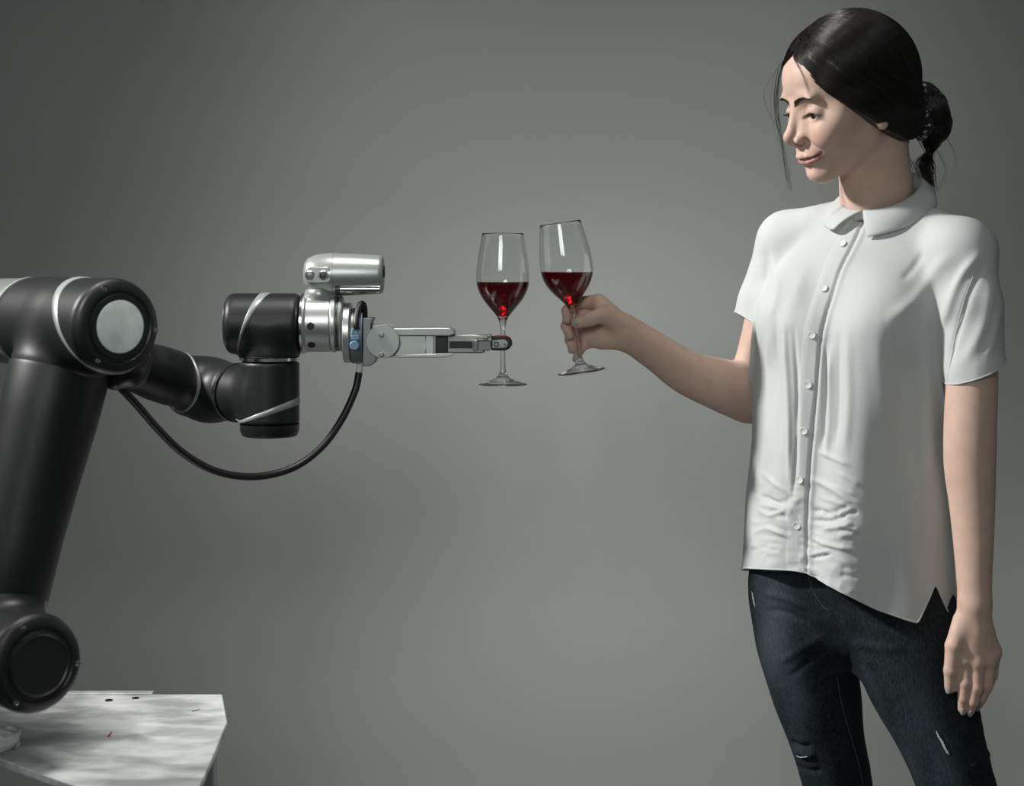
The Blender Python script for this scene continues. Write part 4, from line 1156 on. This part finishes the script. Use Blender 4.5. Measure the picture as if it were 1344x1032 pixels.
LSL = SDF(); RSL = SDF(); TR = SDF()
TR.add(trunk)
for s in (-1, 1):
    c = np.array([(1128 - 672) * 2.6 / FPX, 0, ZP(418)]) + TF * 0.052 + TL * s * 0.062
    TR.add(ell(c, (0.056, 0.060, 0.062), np.stack([TF, TL, TU], 1)), 0.03)
TR.add(cone(U(1178, 296, 2.628), U(1262, 332, 2.512), 0.040, 0.044), 0.022)
TR.add(cone(U(1132, 292, 2.628), U(1036, 317, 2.690), 0.040, 0.041), 0.022)
# cloth hangs straight down from the bust, with a soft edge between front and side
TR.add(cone(U(1140, 440, 2.505), U(1106, 790, 2.500), 0.034, 0.030), 0.030)
TR.add(cone(U(1064, 440, 2.560), U(1030, 790, 2.560), 0.034, 0.030), 0.030)
LSL.add(cone(U(1262, 334, 2.508), U(1272, 400, 2.488), 0.045, 0.0425)); LSL.add(cone(U(1272, 400, 2.488), U(1280, 482, 2.472), 0.0425, 0.0395), 0.01); LSL.add(cone(U(1280, 482, 2.472), U(1284, 540, 2.468), 0.0395, 0.040), 0.005)
RSL.add(cone(U(1034, 322, 2.692), U(1010, 400, 2.695), 0.043, 0.0445)); RSL.add(cone(U(1010, 400, 2.695), U(990, 470, 2.70), 0.0445, 0.049), 0.01)
def fShirt(P):
    t = TR.ev(P); a = LSL.ev(P); c = RSL.ev(P)
    return smin(smin(t, a, 0.020), c, 0.020)
SV_, SF2 = surface_nets(fShirt, np.minimum(TR.lo, RSL.lo) - 0.02, np.maximum(TR.hi, LSL.hi) + 0.02, 0.0022)
SN_, _ = sdf_normals(fShirt, SV_)
tz = TR.ev
def chunked(f, P):
    out = np.zeros(len(P)); o = np.argsort(P[:, 2])
    for i in range(0, len(P), 6000):
        j = o[i:i + 6000]; out[j] = f(P[j].astype(np.float32))
    return out
dT, dL_, dR_ = chunked(TR.ev, SV_), chunked(LSL.ev, SV_), chunked(RSL.ev, SV_)
f_, l_ = trunk.local(SV_)
phi = np.degrees(np.arctan2(l_, f_))
# hem height (photo row) round the body; 0 = centre front, + = her left
hp = np.array([-180, -130, -108, -96, -84, -70, -45, -20, -3, 4, 20, 45, 68, 78, 88.5, 93, 104, 120, 150, 180.0])
hy = np.array([835, 775, 752, 749, 748, 747, 746, 748, 749, 750, 772, 799, 814, 818, 770, 766, 816, 828, 838, 835.0])
sx, sy = project(SV_)
hx = np.array([960, 985, 1046, 1058, 1100, 1150, 1190, 1205, 1227, 1229, 1247, 1262, 1300.0]); hxy = np.array([745, 746, 749, 752, 775, 800, 814, 818, 768, 768, 812, 822, 830.0])
row = np.where((phi > -62) & (phi < 150), np.interp(sx, hx, hxy), np.interp(phi, hp, hy))
v_hem = np.where((dT <= np.minimum(dL_, dR_) + 0.004) & (sy > 600), (row - sy) * 0.00104, 0.05)
def cuff(c, n_, dS, other):
    pl_ = (SV_ - c) @ norm(n_)
    return np.maximum(-pl_, np.clip((dS - other) , -0.05, 0.05))
v_l = cuff(U(1280, 487, 2.475), (0.36, 0.10, -0.92), dL_, dT)
v_r = cuff(U(987, 424, 2.695), (-0.55, 0.0, -0.84), dR_, dT)
nk0, nk1 = U(1152, 310, 2.605), U(1166, 225, 2.61)
ncone = cone(nk0, nk1, 0.056, 0.064)
v_n = chunked(ncone.ev, SV_)
val = np.minimum(np.minimum(v_hem, v_n), np.minimum(v_l, v_r))

# ---- drape: ridges and creases laid along the cloth
sx, sy = project(SV_)
facing = np.clip(-SN_[:, 1] * 2.0 + 0.2, 0, 1)
disp = np.zeros(len(SV_))
def stroke(pts, w0, amp, w1=None):
    """a ridge (amp>0) or crease (amp<0) following pts, tapering to its ends; width in photo pixels"""
    global disp
    P_ = catmull(np.array(pts, float), 6); n = len(P_)
    best = np.full(len(sx), 1e9); tt = np.zeros(len(sx))
    sel = (sx > P_[:, 0].min() - 40) & (sx < P_[:, 0].max() + 40) & (sy > P_[:, 1].min() - 40) & (sy < P_[:, 1].max() + 40)
    X = np.stack([sx[sel], sy[sel]], 1); bb = np.full(len(X), 1e9); t_ = np.zeros(len(X))
    for i in range(n - 1):
        a = P_[i]; ab = P_[i + 1] - a; t = np.clip(((X - a) @ ab) / (ab @ ab + 1e-9), 0, 1)
        d = np.linalg.norm(X - a - t[:, None] * ab, axis=1); m = d < bb; bb[m] = d[m]; t_[m] = (i + t[m]) / (n - 1)
    w = w0 + ((w1 if w1 else w0) - w0) * t_
    disp[sel] += amp * 0.00135 * np.exp(-(bb / w) ** 2) * np.clip(np.sin(np.pi * np.clip(t_ * 0.96 + 0.02, 0, 1)) * 1.6, 0, 1) * facing[sel]
# long soft folds under the bust
for pts, w, a in (([(1030, 420), (1034, 500), (1036, 560), (1036, 640)], 3.2, 3.6), ([(1043, 430), (1046, 520), (1045, 600), (1040, 660)], 2.6, -3.0), ([(1018, 410), (1020, 500), (1024, 590)], 4, -2.6), ([(1008, 440), (1008, 520), (1010, 600)], 4, 2.4),
                  ([(1092, 455), (1090, 540), (1086, 600)], 3.2, 3.8), ([(1084, 450), (1082, 540), (1078, 590)], 2.6, -3.4), ([(1101, 440), (1100, 520), (1096, 590)], 3.4, -2.8), ([(1112, 430), (1114, 520), (1108, 600)], 6, 2.0),
                  ([(1150, 430), (1162, 520), (1170, 620)], 12, 2.0), ([(1172, 440), (1190, 540), (1205, 660)], 12, -2.0), ([(1200, 430), (1215, 520), (1222, 640)], 12, 2.5),
                  ([(1060, 340), (1040, 400), (1032, 440)], 10, 1.5)): stroke(pts, w, a)
# folds raying from her left armpit and shoulder
for pts, w, a in (([(1286, 332), (1262, 362), (1246, 400), (1238, 432)], 6, 4.0), ([(1272, 340), (1245, 372), (1215, 405), (1180, 425)], 11, -1.2), ([(1250, 330), (1225, 360), (1200, 395), (1160, 425)], 9, 3.0),
                  ([(1214, 328), (1200, 350), (1184, 368)], 5, -1.6), ([(1292, 345), (1272, 390), (1256, 440), (1244, 495)], 4, -2.0), ([(1300, 360), (1296, 410), (1280, 450), (1262, 480)], 8, 2.5),
                  ([(1312, 400), (1305, 440), (1296, 470)], 6, 2.0), ([(1005, 320), (1008, 360), (1004, 400)], 6, -2.0), ([(1016, 330), (1020, 380), (1012, 420)], 5, 1.5)): stroke(pts, w, a)
# crumpled band where the shirt had been tucked in
prng = random.Random(5)
for k in range(34):
    x = prng.uniform(985, 1122); y = prng.uniform(628, 765)
    if abs(x - 1049) < 10: continue
    L = prng.uniform(14, 46); sl = prng.choice([0.30, 0.42, -0.12, 0.15, -0.25]) * (1 if x > 1049 else 0.8)
    if x < 1049: x = min(x, 1034); pts = [(max(984, x - L / 2), y - sl * L / 2), (x, y + prng.uniform(-2, 2)), (min(1038, x + L / 2), y + sl * L / 2)]
    else: pts = [(max(1062, x - L / 2), y - sl * L / 2), (x, y + prng.uniform(-2, 2)), (min(1128, x + L / 2), y + sl * L / 2)]
    stroke(pts, prng.uniform(2.2, 4.2), prng.choice([1, -1]) * prng.uniform(1.2, 3.0) * (0.6 if y < 655 else 1))
for pts, w, a in (([(996, 650), (1012, 657), (1035, 672)], 3, -3.5), ([(992, 668), (1010, 676), (1037, 668)], 3, 3.2), ([(1064, 683), (1090, 684), (1112, 676)], 2.6, -3.5), ([(1066, 706), (1090, 716), (1122, 722)], 3, 3.2),
                  ([(1064, 628), (1090, 640), (1118, 660)], 3.5, 2.5), ([(1072, 592), (1096, 602), (1116, 612)], 3, 1.8), ([(988, 700), (1010, 694), (1036, 706)], 3, 3.0), ([(1000, 620), (1018, 636), (1036, 648)], 3, 1.6)): stroke(pts, w, a)
def vnoise(x, y, seed):
    r_ = np.random.default_rng(seed).random((64, 64)); xi = np.floor(x).astype(int); yi = np.floor(y).astype(int); fx = x - xi; fy = y - yi
    fx = fx * fx * (3 - 2 * fx); fy = fy * fy * (3 - 2 * fy); g_ = lambda a, b_: r_[a % 64, b_ % 64]
    return (g_(xi, yi) * (1 - fx) + g_(xi + 1, yi) * fx) * (1 - fy) + (g_(xi, yi + 1) * (1 - fx) + g_(xi + 1, yi + 1) * fx) * fy
def ridged(x, y, seed): return 1 - np.abs(2 * vnoise(x, y, seed) - 1)
ss = lambda t: np.clip(t, 0, 1) ** 2 * (3 - 2 * np.clip(t, 0, 1))
zone = ss((sx - 978) / 16) * ss((1136 - sx) / 22) * ss((sy - 612) / 50) * facing
ru, rv = sx * 0.94 + sy * 0.34, -sx * 0.34 + sy * 0.94
rv = np.where(sx < 1050, -sx * 0.10 + sy, rv)
disp += zone * 0.0030 * (ridged(ru / 34, rv / 17, 3) - 0.55) + zone * 0.0016 * (ridged(ru / 15 + 7, rv / 9, 4) - 0.55)
disp += facing * 0.0012 * (ridged(sx / 26 + 0.2 * np.sin(sy / 60), sy / 120, 8) - 0.5) * ss((sy - 330) / 100) * ss((700 - sy) / 60)
disp = np.clip(disp, -0.0050, 0.0050)
# placket: a raised double strip with a crisp free edge on her left side
PLK = catmull(np.array([(1124, 286), (1107, 321), (1092, 352), (1081, 382), (1073, 408), (1066, 440), (1063, 470), (1060, 505), (1057, 535), (1054, 566), (1051, 600), (1049, 632), (1046, 690), (1046, 752)], float), 6)
pxx = np.interp(sy, PLK[:, 1], PLK[:, 0])
tilt = np.interp(sy, PLK[:, 1], np.gradient(PLK[:, 0]) / np.gradient(PLK[:, 1]))
u_ = (sx - pxx) / np.sqrt(1 + tilt ** 2)
wl = np.interp(sy, [280, 420, 760], [9, 9, 12]); wr = np.interp(sy, [280, 420, 760], [8, 10, 11])
stp = lambda x: 1 / (1 + np.exp(-np.clip(x, -30, 30)))
on = (sy > 284) & (facing > 0.1) & (sy < 760)
disp += np.where(on, 0.0016 * stp((u_ + wl) / 0.8) * stp((wr - u_) / 0.5) - 0.0030 * np.exp(-((u_ - wr - 2.2) / 1.7) ** 2) + 0.0018 * np.exp(-((u_ - wr - 7) / 3.0) ** 2) - 0.0006 * np.exp(-((u_ + wl - 2.5) / 0.9) ** 2), 0)
# gentle billow everywhere else and stitched hems that stand a little proud
disp += 0.0016 * np.sin(SV_[:, 2] * 37 + SV_[:, 0] * 23) * np.sin(SV_[:, 1] * 41 + SV_[:, 0] * 31 + 1.0)
back = np.clip((np.abs(phi) - 95) / 30, 0, 1) * np.clip((ZP(560) - SV_[:, 2]) / 0.12, 0, 1)
disp += back * 0.014 * np.where(phi < 0, 1.0, 1.3)
SV_ = SV_ + SN_ * disp[:, None]
cv, cf = clip_mesh(SV_, SF2, val)
# even out the cut edges and find their loops
from collections import defaultdict
cnt = defaultdict(int)
for f in cf:
    for i in range(len(f)): cnt[(min(f[i], f[i - 1]), max(f[i], f[i - 1]))] += 1
nb_ = defaultdict(list)
for (a, c), k in cnt.items():
    if k == 1: nb_[a].append(c); nb_[c].append(a)
bi = [i for i in nb_ if len(nb_[i]) == 2]
for _ in range(6):
    new = {i: cv[i] * 0.5 + 0.25 * (cv[nb_[i][0]] + cv[nb_[i][1]]) for i in bi}
    for i, v in new.items(): cv[i] = v
loops = []; seen = set()
for st in bi:
    if st in seen: continue
    lp = [st]; seen.add(st); cur = st
    while True:
        nx_ = [k for k in nb_[cur] if k not in seen and len(nb_[k]) == 2]
        if not nx_: break
        cur = nx_[0]; seen.add(cur); lp.append(cur)
    if len(lp) > 40: loops.append(lp)
shirt = mk('shirt', cv, cf, m_shirt, person)
shirt['label'] = 'white short-sleeved button-up shirt'
sm_ = shirt.modifiers.new('cloth', 'SOLIDIFY'); sm_.thickness = 0.0011; sm_.offset = -1
tri = [f[:3] for f in cf if len(f) >= 3] + [[f[0], f[i], f[i + 1]] for f in cf if len(f) > 3 for i in range(2, len(f) - 1)]
bvh = BVHTree.FromPolygons([Vector(v) for v in cv], tri)
EYE = Vector((0, -CAMD, CAMZ))
def hit(px, py):
    t = Vector(U(px, py, 2.6)) - EYE; t.normalize()
    p, n_, i, d = bvh.ray_cast(EYE, t)
    if p is None: return None, None
    n_ = np.array(n_); n_ = n_ if n_[1] < 0 else -n_
    return np.array(p), n_
m_btn = mat('pearl_button', (0.70, 0.71, 0.70), 0.25)
for (x, y) in ((1107, 321), (1082, 379), (1066, 440), (1061, 505), (1055, 566), (1050, 630), (1046, 690)):
    p, n_ = hit(x, y)
    if p is None: continue
    p = p + n_ * 0.0006
    bt = lathe('button', [(0, 0), (0, 0.0046), (0.0014, 0.0050), (0.0022, 0.0046), (0.0017, 0.0034), (0.0015, 0)], p, n_, m_btn, shirt, 24)
    a, e1, e2 = frame(n_)
for lp in loops:                                   # rolled, stitched hems at cuffs and tail
    P_ = cv[lp + lp[:1]]
    if P_[:, 2].mean() > ZP(330): continue
    P_ = P_[::2]
    mk('hem', *tube_vf(P_, 0.0012, 6, caps=False), m_shirt, shirt)
# ---- collar
CN = U(1157, 252, 2.602)
def collar_pt(t, v):
    """t: -1 (right front) .. 0 (back) .. 1 (left front); v: 0 inner foot, 1 fold, 2 outer edge"""
    th = math.pi * (1 - abs(t)) * (1 if t >= 0 else -1)
    th = math.copysign(math.pi * (1 - abs(t)) , t)
    rr = 0.0565 + 0.002 * math.cos(2 * th)
    dirv = TF * math.cos(th) + TL * math.sin(th)
    top = CN + dirv * rr + TU * (-0.0285 * math.cos(th) + 0.002)
    e = abs(t) ** 5
    bulge = dirv * 0.019 - TU * 0.033
    tip = (TL * 0.013 + TF * 0.013 - TU * 0.037) if t > 0 else (-TL * 0.034 + TF * 0.016 - TU * 0.024)
    off = bulge * (1 - e) + tip * e
    if v <= 1:
        return top + dirv * (-0.001) * (1 - v) - TU * 0.026 * (1 - v) * (1 - 0.55 * e)
    w = v - 1
    return top + off * w + dirv * 0.006 * math.sin(w * math.pi) ** 0.8 * (1 - 0.4 * e) + TU * 0.002 * math.sin(w * math.pi)
vs = [0, 0.4, 0.8, 1.0, 1.06, 1.15, 1.3, 1.5, 1.7, 1.9, 2.0]; ts = np.linspace(-1, 1, 81)
CV = [collar_pt(t if abs(t) > 1e-9 else 1e-9, v) for t in ts for v in vs]
nv = len(vs)
CF = [[i * nv + j, (i + 1) * nv + j, (i + 1) * nv + j + 1, i * nv + j + 1] for i in range(len(ts) - 1) for j in range(nv - 1)]
col_ = mk('collar', CV, CF, m_shirt, shirt)
sm_ = col_.modifiers.new('cloth', 'SOLIDIFY'); sm_.thickness = 0.0016; sm_.offset = 0
# stitched hems at cuffs as thin rolled edges are part of the cloth; seam at the left armhole
P_ = [hit(x, y) for x, y in ((1290, 336), (1276, 366), (1264, 400), (1254, 440), (1247, 478), (1243, 498))]
P_ = [p + n_ * 0.0002 for p, n_ in P_ if p is not None]
if len(P_) > 3: tube('armhole_seam', P_, 0.00055, m_shirt, shirt, 8)

# ------------------------------------------------------------------ jeans
m_jean, nt, b = mat_new('washed_dark_denim')
setin(b, Roughness=0.85, Specular_IOR_Level=0.2)
tcj = nt.nodes.new('ShaderNodeTexCoord')
def nz_(sc, det, st=(1, 1, 1), rot=(0, 0, 0)):
    mp_ = nt.nodes.new('ShaderNodeMapping'); mp_.inputs['Scale'].default_value = st; mp_.inputs['Rotation'].default_value = rot
    nt.links.new(tcj.outputs['Object'], mp_.inputs[0])
    n_ = nt.nodes.new('ShaderNodeTexNoise'); n_.inputs['Scale'].default_value = sc; n_.inputs['Detail'].default_value = det
    nt.links.new(mp_.outputs[0], n_.inputs['Vector']); return n_
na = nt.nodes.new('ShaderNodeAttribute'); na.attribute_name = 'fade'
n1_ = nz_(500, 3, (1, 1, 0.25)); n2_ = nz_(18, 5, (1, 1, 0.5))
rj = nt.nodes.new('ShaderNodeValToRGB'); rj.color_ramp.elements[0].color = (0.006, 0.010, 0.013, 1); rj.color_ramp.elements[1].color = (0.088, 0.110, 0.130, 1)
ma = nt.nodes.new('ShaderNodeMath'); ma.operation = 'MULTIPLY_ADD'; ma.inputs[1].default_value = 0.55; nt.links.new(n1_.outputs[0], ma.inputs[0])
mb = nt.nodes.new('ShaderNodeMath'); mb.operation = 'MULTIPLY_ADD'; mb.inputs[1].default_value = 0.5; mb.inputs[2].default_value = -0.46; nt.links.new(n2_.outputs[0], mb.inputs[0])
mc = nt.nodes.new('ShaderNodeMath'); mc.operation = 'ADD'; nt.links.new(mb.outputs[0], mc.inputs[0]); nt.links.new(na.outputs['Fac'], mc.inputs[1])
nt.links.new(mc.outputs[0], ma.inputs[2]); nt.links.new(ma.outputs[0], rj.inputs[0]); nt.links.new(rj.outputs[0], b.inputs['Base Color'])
bpj = nt.nodes.new('ShaderNodeBump'); bpj.inputs['Strength'].default_value = 0.3; bpj.inputs['Distance'].default_value = 0.0008
nt.links.new(n1_.outputs[0], bpj.inputs['Height']); nt.links.new(bpj.outputs[0], b.inputs['Normal'])

JN = SDF()
JN.add(Stack([650, 700, 760, 800, 840, 870], [1114, 1114, 1115, 1117, 1120, 1122], [.118, .128, .140, .142, .125, .09], [.088, .094, .096, .086, .066, .035]))
rleg = [(U(1056, 770, 2.632), .072), (U(1059, 830, 2.632), .072), (U(1065, 880, 2.636), .0645), (U(1081, 950, 2.645), .0545), (U(1099, 1032, 2.655), .0475), (U(1118, 1176, 2.66), .047), (U(1128, 1400, 2.68), .042), (U(1132, 1560, 2.69), .036)]
lleg = [(U(1176, 790, 2.560), .078), (U(1196, 870, 2.545), .0705), (U(1228, 950, 2.530), .0590), (U(1256, 1032, 2.520), .0505), (U(1292, 1176, 2.51), .050), (U(1312, 1400, 2.53), .044), (U(1318, 1590, 2.54), .038)]
JN.add(limb(rleg, 4), 0.03); JN.add(limb(lleg, 4), 0.022)
fJ = lambda P: JN.ev(P)
JV, JF = surface_nets(fJ, JN.lo - 0.01, JN.hi + 0.01, 0.0032)
JNn, _ = sdf_normals(fJ, JV)
sx, sy = project(JV); facing = np.clip(-JNn[:, 1] * 2.0 + 0.3, 0, 1); disp = np.zeros(len(JV))
for pts, w, a in (([(1000, 778), (1030, 786), (1060, 800)], 4, 2.0), ([(1004, 800), (1035, 806), (1062, 818)], 4, -2.0), ([(1020, 872), (1052, 852), (1085, 832)], 5, 1.4), ([(1034, 892), (1060, 870), (1088, 850)], 4, -1.3),
                  ([(1100, 800), (1125, 845), (1150, 880)], 6, 2.6), ([(1110, 790), (1145, 815), (1180, 828)], 6, -2.2), ([(1115, 850), (1118, 900), (1126, 960)], 4, -1.5), ([(1120, 840), (1150, 850), (1190, 852)], 6, 1.8),
                  ([(1036, 972), (1050, 980), (1066, 978)], 3, -3.0), ([(1040, 984), (1056, 992), (1070, 990)], 3, 3.0), ([(1046, 1005), (1062, 1012), (1080, 1010)], 3, -2.6), ([(1284, 935), (1276, 950), (1262, 960)], 4, 3.0),
                  ([(1290, 965), (1280, 978), (1266, 984)], 4, -3.0), ([(1300, 985), (1288, 1000), (1272, 1006)], 4, 3.2), ([(1304, 1012), (1290, 1022), (1276, 1026)], 4, -3.0)): stroke(pts, w, a)
disp += 0.0012 * np.sin(JV[:, 2] * 60 + JV[:, 0] * 40) * np.sin(JV[:, 0] * 50 + 2)
JV = JV + JNn * disp[:, None]
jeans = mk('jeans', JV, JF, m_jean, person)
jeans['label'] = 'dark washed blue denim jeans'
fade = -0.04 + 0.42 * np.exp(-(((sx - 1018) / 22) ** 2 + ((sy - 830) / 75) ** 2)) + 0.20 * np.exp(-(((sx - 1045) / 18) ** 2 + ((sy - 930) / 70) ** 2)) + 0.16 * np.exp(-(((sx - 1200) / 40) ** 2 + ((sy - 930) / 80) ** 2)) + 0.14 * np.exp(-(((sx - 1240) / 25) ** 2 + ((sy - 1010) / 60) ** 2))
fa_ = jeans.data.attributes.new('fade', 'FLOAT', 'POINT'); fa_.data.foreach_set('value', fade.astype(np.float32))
jb = BVHTree.FromPolygons([Vector(v) for v in JV], [list(map(int, f)) for f in JF])
def jhit(px, py):
    t = Vector(U(px, py, 2.6)) - EYE; t.normalize(); p, n_, i, d = jb.ray_cast(EYE, t)
    return None if p is None else (np.array(p) + np.array(n_) * (0.0004 if n_[1] < 0 else -0.0004))
m_thr = mat('grey_seam_thread', (0.055, 0.065, 0.075), 0.8)
m_rip = mat('frayed_white_threads', (0.55, 0.57, 0.58), 0.8)
for pts, r_ in (([(1099, 888), (1101, 905), (1106, 930), (1116, 965), (1126, 1000), (1133, 1031)], 0.0007), ([(1060, 752), (1067, 775), (1080, 795), (1088, 802)], 0.0006)):
    P_ = [jhit(*p) for p in pts]; P_ = [p for p in P_ if p is not None]
    if len(P_) > 2: tube('seam', P_, r_, m_thr, jeans, 6)
prng = random.Random(3)
def fray(name, pts, n, w, r_):
    ps = []
    for k in range(n):
        o_ = prng.uniform(-w, w); a = prng.uniform(0, 0.35); c = prng.uniform(0.65, 1)
        Q = catmull(np.array(pts, float), 8); m_ = len(Q); Q = Q[int(a * m_):max(int(c * m_), int(a * m_) + 4)]
        P_ = [jhit(x + o_ + prng.uniform(-.3, .3), y + o_ * 0.3) for x, y in Q]; P_ = [p + [0, -0.0005 * prng.random(), 0] for p in P_ if p is not None]
        if len(P_) > 3: ps.append(np.array(P_))
    if ps: strands(name, ps, r_, m_rip, jeans, 4, False)
fray('frayed_rip', [(1227, 958), (1232, 967), (1236, 973), (1241, 983), (1246, 992)], 9, 1.3, 0.00075)
fray('frayed_edge', [(987, 775), (989, 788), (992, 800)], 3, 0.6, 0.0003)
fray('frayed_knee', [(1043, 990), (1050, 994), (1062, 993)], 5, 0.8, 0.0005)

# ---- shoes (below the frame) so that the figure stands on the floor
m_shoe = mat('white_canvas_shoe', (0.5, 0.5, 0.49), 0.7)
for c_ in (rleg[-1][0], lleg[-1][0]):
    S = SDF(); g = np.array([c_[0], c_[1], 0.0])
    S.add(cone(g + [0, 0, 0.045], g + TF * 0.10 + [0, 0, 0.036], 0.040, 0.034)); S.add(cone(g + TF * 0.10 + [0, 0, 0.036], g + TF * 0.17 + [0, 0, 0.032], 0.034, 0.028), 0.01); S.add(cone(g - TF * 0.02 + [0, 0, 0.04], c_, 0.036, 0.040), 0.02)
    V, F = surface_nets(lambda P: np.maximum(S.ev(P), 0.001 - P[:, 2]), S.lo - 0.01, S.hi + 0.01, 0.006)
    V[:, 2] = np.maximum(V[:, 2], 0.0005)
    mk('shoe', V, F, m_shoe, person)
